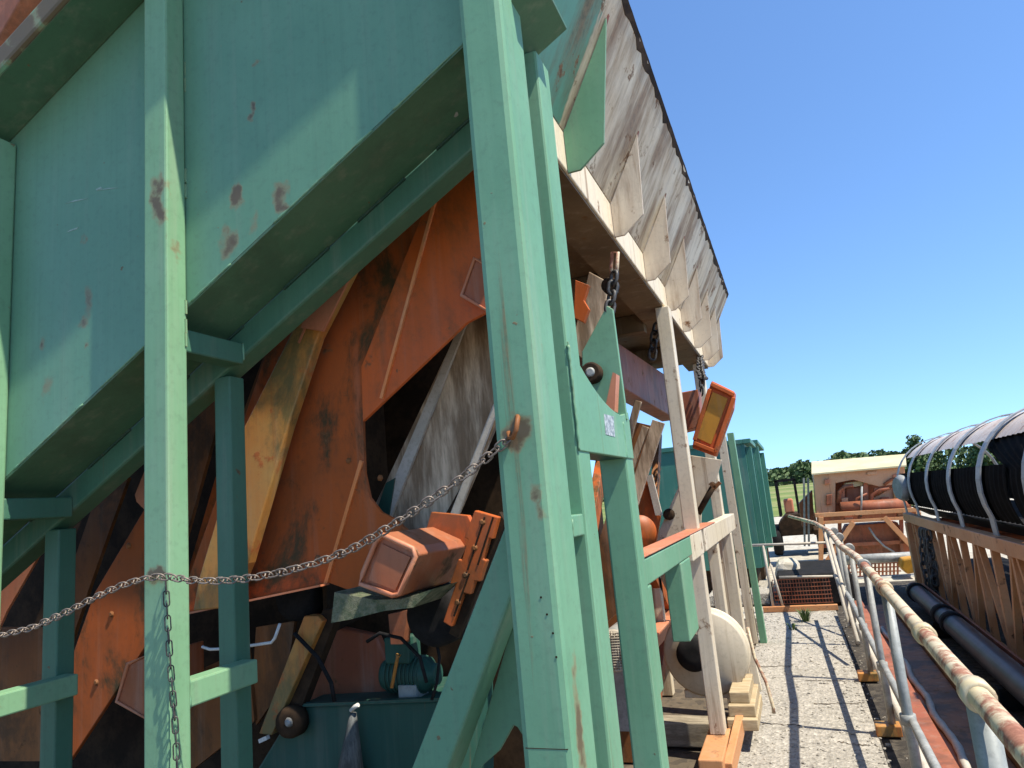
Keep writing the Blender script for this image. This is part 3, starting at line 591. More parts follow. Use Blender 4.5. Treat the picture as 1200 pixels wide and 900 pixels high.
# ------------------------------------------------------------------ parts of the screen deeper under the bin (seen between the green and white posts)
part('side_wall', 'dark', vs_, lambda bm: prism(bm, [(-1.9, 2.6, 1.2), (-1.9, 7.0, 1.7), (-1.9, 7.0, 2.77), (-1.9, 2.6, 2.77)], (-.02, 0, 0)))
part('long_beam', 'rust_red', vs_, lambda bm: prism(bm, [aX(700, 385, -1.05), aX(790, 446, -1.05), aX(793, 492, -1.05), aX(700, 437, -1.05)], (-.16, 0, 0)), .01)
cb = part('cross_tube', 'rust_red', vs_, lambda bm: pY(bm, [(786, 462), (818, 456), (822, 500), (790, 508)], 5.98, .22), .008)
fr = [(834, 446), (861, 459), (859, 478), (838, 535), (811, 525), (815, 500)]
ob = part('end_box', 'orange_bright', vs_, lambda bm: pY(bm, fr, 5.7, .16), .01, 'orange end box with a yellow face')
part('box_face', 'yellow', ob, lambda bm: pY(bm, [(835, 459), (853, 467), (833, 521), (816, 513)], 5.685, .012), .003)
part('box_rim', 'orange_bright', ob, lambda bm: [bar(bm, aY(a[0], a[1], 5.682), aY(c[0], c[1], 5.682), .03, .04, (0, 1, 0)) for a, c in (((833, 450), (860, 463)), ((860, 466), (838, 530)), ((838, 529), (813, 519)), ((814, 516), (832, 456)))], .004)
part('side_cheek', 'white', vs_, lambda bm: pY(bm, [(806, 533), (846, 539), (838, 566), (822, 600), (820, 655), (758, 668), (768, 632), (797, 566)], 6.25, .03), .004, 'white triangular side cheek plate')
part('cheek_bore', 'dark', vs_, lambda bm: lathe(bm, aY(783, 603, 6.2), (0, 1, 0), [(0, .02), (0, .045), (.05, .05)], 18))
part('strut', 'dark', vs_, lambda bm: tube(bm, [aY(838, 566, 6.15), aY(818, 602, 6.15)], .025, 8))
part('strut_fork', 'brown', vs_, lambda bm: [bar(bm, aY(832, 566, 6.14), aY(838, 572, 6.14), .03, .03), bar(bm, aY(844, 565, 6.14), aY(837, 572, 6.14), .03, .03)])
def slats(bm):
    for x0, y0, x1, y1, wd in ((772, 494, 741, 590, .09), (757, 500, 735, 560, .05), (748, 470, 735, 520, .05)):
        bar(bm, aY(x0, y0, 5.2), aY(x1, y1, 5.2), wd, .04, (0, 1, 0))
part('deck_slat', 'grey_deck', vs_, slats, .003)
part('grey_chute', 'grey_deck', vs_, lambda bm: pY(bm, [(690, 318), (712, 330), (710, 362), (682, 420), (668, 410)], 3.0, .08), .004)
part('hung_plate', 'orange_bright', vs_, lambda bm: pY(bm, [(674, 328), (690, 334), (684, 352), (690, 362), (684, 378), (672, 372)], 2.9, .03), .002)
part('chute_plate', 'brown', vs_, lambda bm: pY(bm, [(735, 492), (768, 500), (748, 560), (735, 590)], 5.6, .03))
part('chute_plate', 'brown', vs_, lambda bm: pY(bm, [(700, 640), (724, 560), (740, 590), (742, 700), (700, 740)], 3.6, .03))
part('spring_plate', 'orange_bright', vs_, lambda bm: pY(bm, [(746, 566), (758, 556), (774, 606), (768, 640), (752, 650), (744, 600)], 5.9, .04), .003)
part('spring_plate', 'pale_edge', vs_, lambda bm: pY(bm, [(757, 558), (764, 556), (776, 604), (768, 604)], 5.86, .03))
sg = part('drum_ring', 'orange_bright', vs_, lambda bm: lathe(bm, aY(748, 622, 5.5), (.3, -1, 0), [(0, .10), (.06, .12), (.16, .12), (.16, .02)], 28), 0, 'red orange drum end')
part('rear_leg', 'brown', vs_, lambda bm: box(bm, -1.9, -1.75, 6.6, 6.8, 0, 1.8))

part('base_wall', 'brown', vs_, lambda bm: prism(bm, [(-1.55, 3.2, 0), (-1.55, 9.0, 0), (-1.55, 9.0, 1.15), (-1.55, 3.2, 1.15)], (-.02, 0, 0)))
part('base_rail', 'rust_red', vs_, lambda bm: box(bm, -1.3, -1.18, 3.2, 8.6, 1.16, 1.30), .006)
part('base_rail', 'salmon', vs_, lambda bm: box(bm, -1.25, -1.15, 4.3, 8.4, .50, .60), .006)
for y0_, y1_, z0_, z1_, mt in ((5.7, 7.9, .1, 1.2, 'rust_red'), (7.6, 5.9, .1, 1.2, 'orange'), (4.2, 5.2, 1.3, 2.2, 'orange'), (6.4, 7.4, 1.3, 2.3, 'brown'), (3.6, 4.6, .2, 1.2, 'orange')):
    part('cross_brace', mt, vs_, lambda bm: bar(bm, (-1.22, y0_, z0_), (-1.22, y1_, z1_), .06, .11), .004)
for y in (3.7, 4.75, 6.3, 7.4): part('stub_post', 'brown' if y < 5 else 'white', vs_, lambda bm: box(bm, -1.29, -1.19, y, y + .1, 0, 1.158), .005)
for pts_, r_ in (([(430, 752), (445, 742), (470, 748), (492, 770), (500, 800)], .007), ([(345, 742), (372, 770), (388, 800), (392, 822)], .008), ([(510, 745), (515, 770), (512, 800), (506, 820)], .006)):
    part('hose', 'black', vs_, lambda bm: tube(bm, [aY(x, y, 2.44) for x, y in pts_], r_, 8))
for (x, y, Y, r_) in ((400, 650, YA - .003, .011), (372, 655, YA - .003, .011), (330, 668, YA - .003, .011), (445, 560, YA - .003, .009), (408, 540, YA - .003, .009),
                      (150, 640, 2.395, .010), (130, 720, 2.395, .010), (112, 800, 2.395, .010), (565, 612, 2.297, .008), (556, 642, 2.297, .008), (545, 674, 2.297, .008), (536, 706, 2.297, .008)):
    c_ = aY(x, y, Y); part('bolt', 'brown', vs_, lambda bm: lathe(bm, c_ + V((0, .004, 0)), (0, -1, 0), [(0, r_ * 1.5), (.002, r_ * 1.5), (.0021, r_), (.006, r_), (.007, r_ * .8)], 6))

# chain hoist that hangs the gusset from the bin
ch = root('chain_hoist', 'dark shackle chain between the bin beam and the green peaked gusset', 'chain', tuple(aY(714, 300, 2.74)))
part('shackle', 'rail', ch, lambda bm: tube(bm, [aY(x, y, 2.76) for x, y in [(717, 322), (716, 312), (718, 296), (724, 296), (723, 312), (722, 324)]], .008, 8))
part('links', 'dark_chain', ch, lambda bm: chain(bm, [aY(720, 320, 2.74), aY(717, 345, 2.73), aY(714, 366, 2.715)], .04, .008))
part('hook_body', 'dark', ch, lambda bm: lathe(bm, aY(714, 334, 2.78), (0, 1, 0), [(0, .02), (0, .035), (.04, .035)], 14))
st = B(); chain(st, [(-.66, 7.0, 2.93), (-.62, 6.4, 2.70), (-.55, 5.86, 2.54)], .07, .011)
solo('support_chain', st, 'dark_chain', 'short dark chain from the bin corner to the orange end box', 'chain')
st = B(); chain(st, [aY(822, 436, 6.6), aY(823, 448, 6.6), aY(822, 463, 6.6)], .06, .009)
solo('support_chain', st, 'dark_chain', 'short dark chain hanging against the sky left of the orange end box', 'chain')
st = B(); chain(st, [aY(770, 380, 5.0), aY(766, 400, 5.0), aY(764, 420, 5.0)], .06, .011)
solo('support_chain', st, 'dark_chain', 'dark chain hanging in shadow left of the white bin post', 'chain')

# ------------------------------------------------------------------ drive unit on timber blocks
du = root('flywheel_drive', 'cream flywheel guard with black hub low behind the white bin post', 'flywheel', (-.83, 5.1, .24))
c = aY(826, 766, 5.35)
fw = part('guard_disc', 'drum', du, lambda bm: lathe(bm, c, (0, 1, 0), [(0, .05), (0, .275), (.012, .29), (.10, .29), (.11, .28)], 56))
part('hub', 'black', fw, lambda bm: lathe(bm, aY(812, 768, 5.2), (-.05, 1, 0), [(0, .04), (0, .10), (.02, .115), (.14, .115)], 32))
part('guard_band', 'cream', fw, lambda bm: lathe(bm, c + V((0, .112, 0)), (0, 1, 0), [(0, .27), (0, .30), (.02, .30), (.02, .27)], 56))
part('guard_foot', 'cream', du, lambda bm: box(bm, c.x - .18, c.x + .16, c.y + .02, c.y + .15, .23, c.z - .25), .005)
gmt = root('grille_motor', 'grey electric motor with mesh fan cover just left of the outer green post', 'motor', tuple(aY(724, 790, 4.25)))
c2 = aY(719, 763, 4.15)
part('motor_body', 'grey_paint', gmt, lambda bm: lathe(bm, c2 + V((0, .03, 0)), (0, 1, 0), [(0, .112), (.35, .112), (.37, .08)], 28))
def grille(bm):
    for i in range(-7, 8):
        h = math.sqrt(max(0, .108 ** 2 - (i * .0145) ** 2))
        tube(bm, [c2 + V((i * .0145, 0, -h)), c2 + V((i * .0145, -.012, 0)), c2 + V((i * .0145, 0, h))], .0028, 5); tube(bm, [c2 + V((-h, 0, i * .0145)), c2 + V((0, -.014, i * .0145)), c2 + V((h, 0, i * .0145))], .0028, 5)
    lathe(bm, c2, (0, 1, 0), [(0, .104), (0, .115), (.03, .115), (.03, .104)], 28)
part('fan_grille', 'pale_edge', gmt, grille)
part('fan_disc', 'dark', gmt, lambda bm: lathe(bm, c2 + V((0, .015, 0)), (0, 1, 0), [(0, .1), (.01, .1)], 24))
part('motor_foot', 'grey_paint', gmt, lambda bm: box(bm, c2.x - .1, c2.x + .1, c2.y + .04, c2.y + .34, .36, c2.z - .08), .004)
bm = B(); box(bm, -1.75, -.55, 5.03, 5.2, .012, .165)
solo('timber_beam', bm, 'old_timber', 'long weathered timber beam lying crosswise behind the orange post foot', 'timber', .008)
labs = ('bottom block of the short timber stack beside the walkway', 'middle block of the short timber stack beside the walkway', 'top block of the short timber stack beside the walkway')
for i in range(3):
    bm = B(); box(bm, -.62 + .012 * i, -.43 + .01 * (i % 2) - .02 * i, 5.0 + .05 * i, 5.6, .13 + .07 * i + .001, .13 + .07 * (i + 1))
    solo('timber_block', bm, 'timber', labs[i], 'timber', .006, 'stacked timber blocks')
bm = B(); tube(bm, [aY(876, 735, 5.7), aY(884, 770, 5.7), aY(898, 800, 5.65), aY(906, 828, 5.6), aY(907, 836, 5.6)], .012, 8)
solo('hose', bm, 'rail', 'yellowed hose curling down beside the timber stack', 'hose')
bm = B(); prism(bm, [aY(871, 745, 5.9), aY(878, 742, 5.9), aY(893, 810, 5.9), aY(884, 815, 5.9)], (0, .05, 0))
solo('leaning_board', bm, 'cream', 'narrow cream board leaning over the timber stack by the flywheel', 'board', .004)
# tall narrow channel post in green and white next to the walkway
t = aY(851, 508, 8.4)
sp_ = root('channel_post', 'tall narrow twin channel post in pale green at the walkway edge', 'post', (-.585, 8.4, 0))
part('channel', 'white', sp_, lambda bm: bar(bm, (-.645, 8.4, 0), (t.x - .055, 8.4, t.z), .09, .12, (0, 1, 0)), .004, 'white half of the post')
part('channel', 'green', sp_, lambda bm: bar(bm, (-.545, 8.42, 0), (t.x + .045, 8.42, t.z), .07, .12, (0, 1, 0)), .004, 'green half of the post')

# ------------------------------------------------------------------ barrier chain and loose hanging chain
path = [(600, 511), (585, 524), (560, 545), (530, 568), (500, 589), (470, 609), (440, 628), (410, 645), (370, 660), (330, 671), (290, 678), (255, 681), (222, 680), (198, 676), (184, 676)]
bm = B(); chain(bm, [aY(x, y, 1.668) for x, y in path], .025, .0026)
solo('barrier_chain', bm, 'chain', 'sagging steel chain hooked between the green corner post and the next post', 'chain')
bm = B(); chain(bm, [aY(x, y, 1.672) for x, y in [(184, 676), (168, 678), (140, 687), (110, 701), (75, 719), (40, 735), (0, 745), (-40, 748), (-80, 746)]], .025, .0026)
solo('barrier_chain', bm, 'chain', 'sagging steel chain running off the left edge from the rust stained post', 'chain')
bm = B(); chain(bm, [aY(x, y, 1.690) for x, y in [(194, 680), (196, 720), (199, 770), (203, 820), (206, 860), (208, 920)]], .036, .0021, .047, .016)
solo('hanging_chain', bm, 'dark_chain', 'thin dark chain end hanging straight down the left green post', 'chain')
# red steel in the upper left corner, seen over the flange
bm = B(); prism(bm, [aY(-250, 470, 2.4), aY(-40, 110, 2.4), aY(26, -4, 2.4), aY(92, -118, 2.4), aY(20, -180, 2.4), aY(-330, 420, 2.4)], (0, .12, 0))
solo('red_beam', bm, 'rust_red', 'rusty red steel beam rising behind the rusty flange at the top left', 'beam', .01)

# ------------------------------------------------------------------ handrail along the walkway
hr = root('handrail', 'long pipe handrail with peeling yellowed top rail beside the gravel walkway', 'handrail', (.36, 5, 0))
RX = .362
far = [aZ(985, 640, 1.07), aZ(972, 623, 1.07), aZ(955, 613, 1.07), aZ(925, 605, 1.07)]
part('top_rail', 'rail', hr, lambda bm: tube(bm, [(RX, -1, 1.07), (RX, 2, 1.07), (RX, 4, 1.07), (RX - .005, 6, 1.07)] + far, .028, 16), 0, 'top rail with peeling yellowed paint')
part('mid_rail', 'galv', hr, lambda bm: tube(bm, [(RX + .02, -1, .42), (RX + .02, 4.2, .42), (RX, 5.9, .46), (RX - .02, 7.8, .52), (RX - .06, 9.6, .52)], .021, 12))
part('low_rail', 'pale_edge', hr, lambda bm: tube(bm, [(RX + .05, -1, .16), (RX + .05, 4.4, .16), (RX + .03, 8.0, .2), (RX, 9.9, .2)], .022, 12))
for (y, r) in ((2.25, .034), (4.28, .026), (5.42, .022), (6.8, .021), (8.2, .021), (9.2, .02)):
    p = part('rail_post', 'grey_paint' if y < 5 else 'galv', hr, lambda bm: tube(bm, [(RX + .004, y, 0), (RX + .004, y, 1.045)], r, 14))
    part('collar', 'rail' if y < 5 else 'galv', p, lambda bm: lathe(bm, (RX, y - .035, 1.07), (0, 1, 0), [(0, .030), (0, .040), (.07, .040), (.07, .030)], 18))
    part('clamp', 'galv', p, lambda bm: lathe(bm, (RX + .004, y, .40), (0, 0, 1), [(0, r), (0, r + .012), (.05, r + .012), (.05, r)], 16))
    if 5 < y < 7: part('base_clamp', 'ochre', p, lambda bm: box(bm, RX - .10, RX + .05, y - .06, y + .06, .004, .07), .006, 'rusty orange base clamp')
part('collar', 'rail', hr, lambda bm: lathe(bm, (RX, 3.02, 1.07), (0, 1, 0), [(0, .029), (0, .038), (.07, .038), (.07, .029)], 18))
p0, p1 = aZ(1000, 668, .9), aZ(1000, 668, .9)
part('far_brace', 'pale_edge', hr, lambda bm: tube(bm, [(.29, 9.3, 1.04), (.33, 7.3, .2)], .018, 10))
part('far_brace', 'pale_edge', hr, lambda bm: tube(bm, [(.27, 9.9, 1.04), (.33, 8.6, .1)], .018, 10))
bm = B(); box(bm, .50, .60, -2, 10.5, .01, .09)
for i in range(60): pass
solo('kerb_channel', bm, 'rust_red', 'rusty red steel channel lying along the foot of the handrail', 'channel', .006)
bm = B(); box(bm, .62, .90, -2, 10.5, .0, .025); box(bm, .905, .915, -2, 10.5, 0, .12)
solo('trough_plate', bm, 'brown', 'flat rust brown trough plate between the rusty channel and the black pipe', 'trough', .003)
bm = B(); random.seed(3)
k = 90; tube(bm, [(.66 + .012 * math.sin(i * .7), -1 + i * .11, .045 + .004 * math.sin(i * 1.3)) for i in range(k)], [.022 + .005 * (i % 2) for i in range(k)], 8)
solo('rope', bm, 'pale_edge', 'pale knotted rope lying beside the rusty channel', 'rope')
bp = root('black_pipe', 'long black plastic pipe lying between the trough and the tan conveyor frame', 'pipe', (1.2, 5.5, 0))
part('pipe_run', 'black_pipe', bp, lambda bm: tube(bm, [(1.2, -1, .22), (1.2, 10.3, .22)], .095, 24))
for y in (7.9, 8.35, 10.0): part('coupling', 'black', bp, lambda bm: lathe(bm, (1.2, y, .22), (0, 1, 0), [(0, .096), (0, .113), (.12, .113), (.12, .096)], 24))
for y in (1, 3.5, 6, 8.5): part('pipe_saddle', 'black', bp, lambda bm: box(bm, 1.1, 1.3, y, y + .1, 0, .14))
part('side_angle', 'rust_red', bp, lambda bm: box(bm, 1.325, 1.345, -1, 10.6, .0, .26))

# ------------------------------------------------------------------ conveyor with hooped hood
cv = root('conveyor', 'tan steel truss conveyor with grey hoops and faded curved hood sheets', 'conveyor', (2.1, 8, 0))
CX0, CX1, CY0, CY1 = 1.5, 2.7, 4.6, 12.2
for x in (CX0, CX1):
    part('top_chord', 'tan_truss', cv, lambda bm: box(bm, x - .05, x + .05, CY0, CY1, .955, 1.075), .006)
    part('bottom_chord', 'tan_truss', cv, lambda bm: box(bm, x - .04, x + .04, CY0, CY1, .0, .08), .006)
ys = [CY0 + .12 + i * .62 for i in range(13)]
for x in (CX0, CX1):
    for i, y in enumerate(ys):
        part('truss_post', 'tan_truss', cv, lambda bm: box(bm, x - .03, x + .03, y, y + .06, .081, .954), .003)
        if i + 1 < len(ys): part('truss_diagonal', 'tan_truss', cv, lambda bm: bar(bm, (x + .005, y + .12, .95) if i % 2 else (x + .005, y + .12, .085), (x + .005, ys[i + 1] - .06, .085) if i % 2 else (x + .005, ys[i + 1] - .06, .95), .045, .05, (1, 0, 0)))
part('end_leg', 'tan_truss', cv, lambda bm: box(bm, CX0 - .08, CX0 + .06, 11.75, 11.92, 0, .954), .005)
part('belt', 'black', cv, lambda bm: [prism(bm, [(CX0 + .06, CY0, 1.17), (CX0 + .3, CY0, 1.02), (CX1 - .3, CY0, 1.02), (CX1 - .06, CY0, 1.17), (CX1 - .06, CY0, 1.182), (CX1 - .3, CY0, 1.032), (CX0 + .3, CY0, 1.032), (CX0 + .06, CY0, 1.182)], (0, CY1 - CY0, 0))])
for y in [CY0 + .4 + i * 1.1 for i in range(7)]:
    part('idler', 'rust_red', cv, lambda bm: tube(bm, [(CX0 + .1, y, .95), (CX1 - .1, y, .95)], .05, 12))
    part('idler', 'rust_red', cv, lambda bm: tube(bm, [(CX0 + .05, y, .30), (CX1 - .05, y, .30)], .05, 12))
part('return_belt', 'black', cv, lambda bm: box(bm, CX0 + .1, CX1 - .1, CY0, CY1, .352, .362))
HC, HR_, HZ = 2.12, .66, 1.47                                # hoop centre x, radius, centre height
def hoop_pt(t, r=HR_): return (HC + r * math.cos(t), HZ + r * math.sin(t))
for y in (5.7, 7.03, 8.3, 9.6, 11.0, 12.1):
    def hoop(bm):
        prof = [(CX0 + .02, 1.0)] + [hoop_pt(math.pi * (1.12 - i / 24 * 1.24)) for i in range(25)] + [(CX1 - .02, 1.0)]
        for a, c in zip(prof, prof[1:]):
            nx, nz = a[1] - c[1], c[0] - a[0]; L = math.hypot(nx, nz); nx, nz = nx / L * .012, nz / L * .012
            prism(bm, [(a[0], y, a[1]), (c[0], y, c[1]), (c[0] + nx, y, c[1] + nz), (a[0] + nx, y, a[1] + nz)], (0, .15, 0))
    part('hoop', 'hoop', cv, hoop)
def sheet(bm, t0, t1, y0, y1, r, corr=.016, n=14, slant=0):
    k = int((y1 - y0) / .022); prev = None
    for j in range(k + 1):
        y = y0 + (y1 - y0) * j / k; rr = r + corr * math.sin(j * 1.0)
        cur = [bm.verts.new((HC + rr * math.cos(t0 + (t1 - t0) * i / n), y + slant * j / k * max(0, (i / n - .5) * 2), HZ + rr * math.sin(t0 + (t1 - t0) * i / n))) for i in range(n + 1)]
        if prev:
            for i in range(n): face(bm, (prev[i], cur[i], cur[i + 1], prev[i + 1]), True)
        prev = cur
part('hood_sheet', 'sheet', cv, lambda bm: sheet(bm, math.radians(141), math.radians(62), 6.2, 12.15, HR_ - .022, .004), 0, 'faded pinkish corrugated hood sheet')
part('hood_sheet', 'black_sheet', cv, lambda bm: sheet(bm, math.radians(206), math.radians(128), 4.6, 6.4, HR_ - .045, .006, 16, 1.7), 0, 'black corrugated sheet closing the near end of the hood')
part('side_sheet', 'black_sheet', cv, lambda bm: sheet(bm, math.radians(206), math.radians(163), 6.42, 12.15, HR_ - .03, .008), 0, 'black corrugated side sheet')
part('side_sheet', 'black_sheet', cv, lambda bm: sheet(bm, math.radians(16), math.radians(-26), 4.6, 12.15, HR_ - .03, .016), 0, 'black corrugated side sheet')
bm = B(); random.seed(5)
for i in range(6): chain(bm, [(1.455 + random.uniform(-.02, .02), 10.2 + i * .09, .93), (1.42 + random.uniform(-.05, .04), 10.2 + i * .09, .5), (1.43, 10.25 + i * .08, .04 + .3 * random.random())], .095, .014, .14, .085)
solo('chain_bundle', bm, 'dark_chain', 'bundle of heavy dark chains hanging from the tan conveyor chord', 'chains')
bm = B(); lathe(bm, (CX0 - .02, 11.6, 1.45), (-1, -.3, 0), [(0, .05), (0, .17), (.05, .19), (.12, .15)], 20)
solo('hood_fan', bm, 'grey_paint', 'round grey blue fan housing on the far hoop of the conveyor hood', 'fan')
# ------------------------------------------------------------------ cross railing and grating at the end of the walkway
gr = root('cross_railing', 'pale pipe railing crossing the far end of the walkway', 'railing', (-.2, 10.42, 0))
part('top_pipe', 'pale_edge', gr, lambda bm: tube(bm, [(-.75, 10.4, .88), (.32, 10.4, .85)], .017, 10))
part('mid_pipe', 'pale_edge', gr, lambda bm: tube(bm, [(-.36, 10.4, .44), (.30, 10.4, .42)], .015, 10))
part('railing_post', 'pale_edge', gr, lambda bm: tube(bm, [(-.49, 10.4, 0), (-.50, 10.4, .87)], .018, 10))
part('railing_post', 'pale_edge', gr, lambda bm: tube(bm, [(-.36, 10.4, 0), (-.44, 10.4, .6)], .015, 10))
part('kick_beam', 'tan_truss', gr, lambda bm: box(bm, -.62, .30, 10.34, 10.42, .0, .07), .005)
def grate(bm):
    for i in range(20): box(bm, -.46 + i * .037, -.452 + i * .037, 10.47, 10.49, .08, .40)
    for i in range(7): box(bm, -.46, .26, 10.462, 10.469, .08 + i * .052, .09 + i * .052)
part('grating', 'rust_red', gr, grate)
bm = B(); box(bm, -.42, .55, 10.75, 12.6, -.0, .42); solo('black_bin', bm, 'black', 'low black tarp covered crate behind the cross railing', 'crate', .04)
bm = B(); box(bm, -1.4, -.55, 11.0, 12.5, 0, .16); solo('concrete_pad', bm, 'walk', 'low pale concrete block at the foot of the far green bins', 'block', .02)
bm = B(); prism(bm, [(-.55, 11.4, 0), (-.0, 11.4, 0), (-.1, 11.4, .5), (-.4, 11.4, .55)], (0, .9, 0)); solo('spill_heap', bm, 'sand', 'pale heap of spilled sand behind the black crate', 'heap', .1)

# ------------------------------------------------------------------ far green bins
def far_bin(label, x0, x1, y0, y1, z0, z1, ribs):
    r = root('steel_bin', label, 'bin', ((x0 + x1) / 2, (y0 + y1) / 2, 0), 'green bins beyond the walkway')
    def body(bm):
        for a in ((x0, x1, y0, y0 + .03), (x0, x1, y1 - .03, y1), (x0, x0 + .03, y0 + .031, y1 - .031), (x1 - .03, x1, y0 + .031, y1 - .031)): box(bm, *a, z0, z1)
        box(bm, x0 + .031, x1 - .031, y0 + .031, y1 - .031, z0, z0 + .03)
    part('body', 'green_far', r, body)
    for i in range(ribs):
        y = y0 + .1 + (y1 - y0 - .3) * i / max(1, ribs - 1)
        part('rib', 'green_far', r, lambda bm: box(bm, x1, x1 + .09, y, y + .12, z0, z1 - .05), .006)
    part('rim', 'green_far', r, lambda bm: [box(bm, x1 - .02, x1 + .1, y0 - .03, y1, z1, z1 + .07), box(bm, x0, x1 - .021, y0 - .03, y0 + .06, z1, z1 + .07)], .006)
    part('skirt', 'dark', r, lambda bm: box(bm, x0 + .1, x1 - .12, y0 + .1, y1 - .1, 0, z0))
far_bin('nearer dark green ribbed steel bin behind the pale channel post', -2.3, -.62, 11.6, 13.2, .45, 2.33, 1)
far_bin('farther green ribbed steel bin just beyond the first green bin', -2.4, -.60, 13.9, 17.0, .55, 2.44, 2)

# ------------------------------------------------------------------ rusty screening plant in the background
rp = root('screening_plant', 'rusty brown screening plant with a cream sheet roof beyond the walkway', 'screening plant', (1.3, 16, 0))
D = 16.0
part('roof', 'cream_roof', rp, lambda bm: prism(bm, [aY(951, 555, D - .1), aY(1062, 545, D - .1), aY(1061, 532, D + 1.0), aY(951, 541, D + 1.0)], (0, 0, -.03)), 0, 'cream sheet roof')
part('end_panel', 'plant', rp, lambda bm: pY(bm, [(953, 556), (979, 553), (979, 601), (957, 604)], D, .8), .01)
part('upper_panel', 'plant', rp, lambda bm: pY(bm, [(978, 554), (1060, 546), (1061, 566), (1030, 570), (1000, 562), (979, 566)], D, .06))
part('back_panel', 'rust_red', rp, lambda bm: pY(bm, [(978, 548), (1060, 542), (1060, 604), (978, 606)], D + .8, .04))
part('engine_block', 'rust_red', rp, lambda bm: pY(bm, [(991, 572), (1011, 570), (1011, 590), (991, 592)], D + .2, .3), .03)
part('engine_cover', 'cream_roof', rp, lambda bm: pY(bm, [(990, 566), (1020, 562), (1020, 568), (990, 572)], D + .15, .35), .01)
part('engine_bracket', 'salmon', rp, lambda bm: pY(bm, [(1012, 566), (1017, 566), (1018, 588), (1012, 588)], D + .1, .1))
part('engine_bracket', 'salmon', rp, lambda bm: pY(bm, [(984, 572), (990, 570), (990, 588), (986, 588)], D + .1, .1))
part('ramp', 'plant', rp, lambda bm: pY(bm, [(1012, 590), (1048, 570), (1052, 588), (1050, 594), (1012, 596)], D + .12, .3), .01)
part('drum', 'rust_red', rp, lambda bm: lathe(bm, aY(985, 596, D - .05), (aY(1052, 592, D - .05) - aY(985, 596, D - .05)), [(0, .04), (0, .11), (.01, .13), (1.25, .13), (1.26, .05)], 24))
part('stack_pipe', 'galv', rp, lambda bm: tube(bm, [aY(1009, 605, D - .2), aY(1010, 570, D - .2)], .02, 8))
part('ochre_bracket', 'ochre', rp, lambda bm: pY(bm, [(1046, 566), (1054, 564), (1056, 588), (1048, 588)], D + .05, .15))
for (y0_, t_) in ((604, .08), (613, .06)):
    part('deck_beam', 'tan_truss', rp, lambda bm: bar(bm, aY(955, y0_, D - .3), aY(1078, y0_ - 7, D - .3), .1, t_), .004)
part('deck_side', 'rust_red', rp, lambda bm: pY(bm, [(958, 606), (1074, 599), (1074, 606), (958, 612)], D - .2, .5))
part('chute', 'rust_red', rp, lambda bm: pY(bm, [(992, 616), (1052, 612), (1070, 650), (976, 652)], D - .1, .7), .01, 'rust red hopper chute')
for a in (((962, 606), (962, 690)), ((1076, 600), (1078, 690)), ((1000, 612), (968, 660)), ((1036, 606), (1068, 640))):
    part('leg', 'tan_truss', rp, lambda bm: bar(bm, aY(*a[0], D - .34), aY(*a[1], D - .34), .09, .09, (0, 1, 0)), .004)
part('hose', 'galv', rp, lambda bm: tube(bm, [aY(x, y, D - .25) for x, y in [(1018, 618), (1026, 630), (1036, 640), (1048, 647)]], .02, 8))
for pts_, r_ in (([(982, 590), (984, 576), (990, 570), (1000, 569)], .04), ([(1020, 596), (1022, 580), (1030, 574), (1042, 572)], .035), ([(1002, 600), (1004, 584), (1016, 578)], .025), ([(1036, 568), (1044, 562), (1058, 560)], .03)):
    part('pipe_bend', 'rust_red', rp, lambda bm: tube(bm, [aY(x, y, D - .02) for x, y in pts_], r_, 8))
for (x, y, w_, h_, dd, mt) in ((986, 584, 8, 9, .0, 'plant'), (1024, 572, 9, 6, .05, 'salmon'), (1032, 583, 10, 7, .0, 'rust_red'), (1006, 596, 12, 5, -.1, 'plant'), (968, 580, 7, 12, -.06, 'rust_red'), (966, 562, 6, 6, -.06, 'salmon'), (1052, 600, 8, 5, -.25, 'plant'), (990, 606, 10, 5, -.3, 'salmon'), (1046, 556, 10, 4, -.03, 'salmon'), (1016, 553, 12, 4, -.03, 'plant')):
    part('fitting', mt, rp, lambda bm: pY(bm, [(x, y), (x + w_, y - 1), (x + w_, y + h_ - 1), (x, y + h_)], D + dd, .2), .015)
for a in (((962, 640), (1078, 634)), ((962, 668), (1078, 662)), ((984, 612), (984, 690)), ((1056, 608), (1058, 690))):
    part('frame_bar', 'rust_red', rp, lambda bm: bar(bm, aY(*a[0], D - .2), aY(*a[1], D - .2), .07, .07, (0, 1, 0)), .004)
for x0 in (942, 947): part('side_ladder', 'galv', rp, lambda bm: bar(bm, aY(x0, 560, D + .3), aY(x0 + 1, 640, D + .3), .04, .04, (0, 1, 0)))
part('hopper_side', 'rust_red', rp, lambda bm: pY(bm, [(936, 590), (952, 574), (954, 612), (940, 618)], D + .5, .6), .02)
for y in (655, 681):
    bm = B(); tube(bm, [aY(975, y + 2, 13.6), aY(1090, y - 4, 13.6)], .08, 14)
    solo('cross_pipe', bm, 'galv', ('upper' if y < 670 else 'lower') + ' grey pipe crossing below the rust red chute', 'pipe')
bm = B()
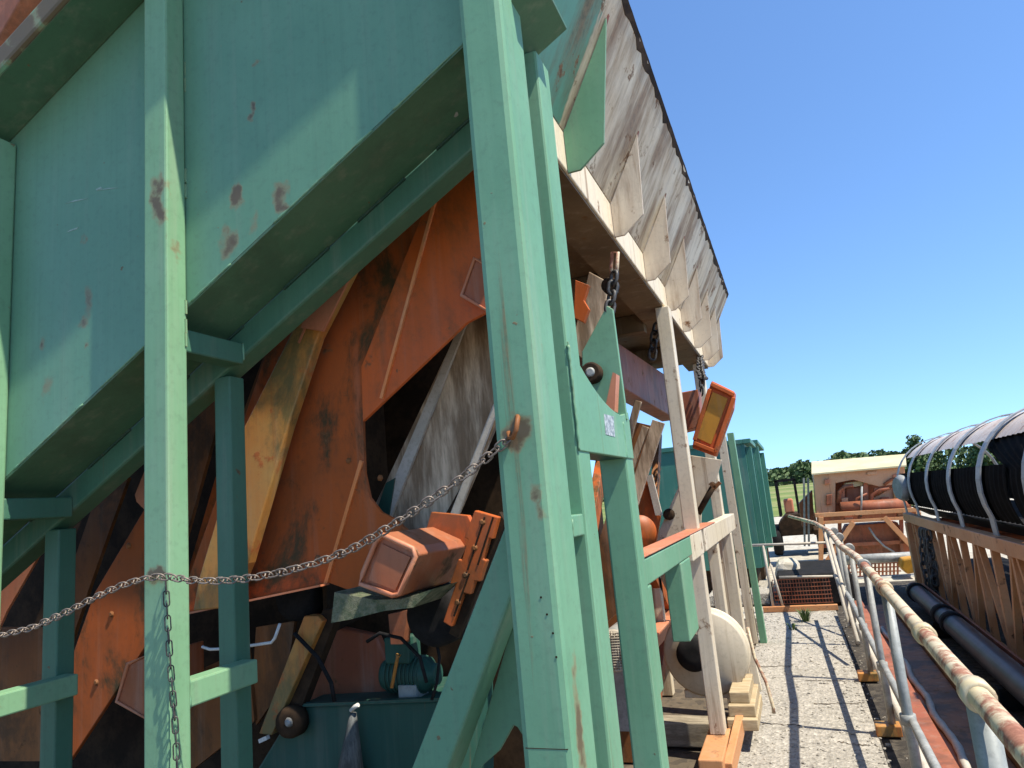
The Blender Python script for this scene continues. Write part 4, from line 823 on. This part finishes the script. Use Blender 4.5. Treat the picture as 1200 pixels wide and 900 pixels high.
for i in range(16): bar(bm, aY(986 + i * 4.4, 660, 13.9), aY(986 + i * 4.4, 677, 13.9), .03, .02, (0, 1, 0))
for k in range(4): bar(bm, aY(984, 661 + k * 5, 13.9), aY(1056, 659 + k * 5, 13.9), .02, .024, (0, 1, 0))
solo('rust_grating', bm, 'rust_red', 'rust red grating panel between the two grey cross pipes', 'grating')
bm = B(); pY(bm, [(1057, 655), (1074, 653), (1075, 671), (1063, 673), (1056, 666)], 13.2, .4)
solo('yellow_box', bm, 'yellow', 'small yellow machine box left of the conveyor end leg', 'box', .03)
# ------------------------------------------------------------------ small loader standing behind the bins
ld = root('compact_loader', 'small dark compact loader with an open cage parked left of the rusty plant', 'loader', (.0, 19, 0))
lx, ly = aY(926, 600, 19).x, 19
part('body', 'dark', ld, lambda bm: prism(bm, [(lx - .3, ly - .7, .45), (lx + .55, ly - .7, .45), (lx + .55, ly - .7, .95), (lx - .1, ly - .7, .95), (lx - .3, ly - .7, .75)], (0, 1.6, 0)), .04)
def cage(bm):
    for x in (lx - .22, lx + .2):
        for y in (ly - .6, ly + .3): bar(bm, (x, y, .9), (x, y, 1.75), .06, .06, (0, 1, 0))
        bar(bm, (x, ly - .63, 1.75), (x, ly + .33, 1.75), .06, .06)
    for y in (ly - .6, ly + .3): bar(bm, (lx - .25, y, 1.75), (lx + .23, y, 1.75), .06, .06)
part('cage', 'black', ld, cage)
part('seat', 'salmon', ld, lambda bm: box(bm, lx - .12, lx + .1, ly - .1, ly + .2, .95, 1.3), .04)
for x in (lx - .38, lx + .62):
    for y in (ly - .45, ly + .6):
        wl = part('wheel', 'black', ld, lambda bm: lathe(bm, (x - .1, y, .34), (1, 0, 0), [(0, .2), (0, .31), (.03, .34), (.17, .34), (.2, .31), (.2, .2)], 24))
        part('rim', 'galv', wl, lambda bm: lathe(bm, (x - .085, y, .34), (1, 0, 0), [(0, .05), (0, .2), (.17, .2), (.17, .05)], 18))
part('loader_arm', 'dark', ld, lambda bm: bar(bm, (lx + .5, ly - .9, .5), (lx + .5, ly + .7, 1.0), .1, .14), .02)
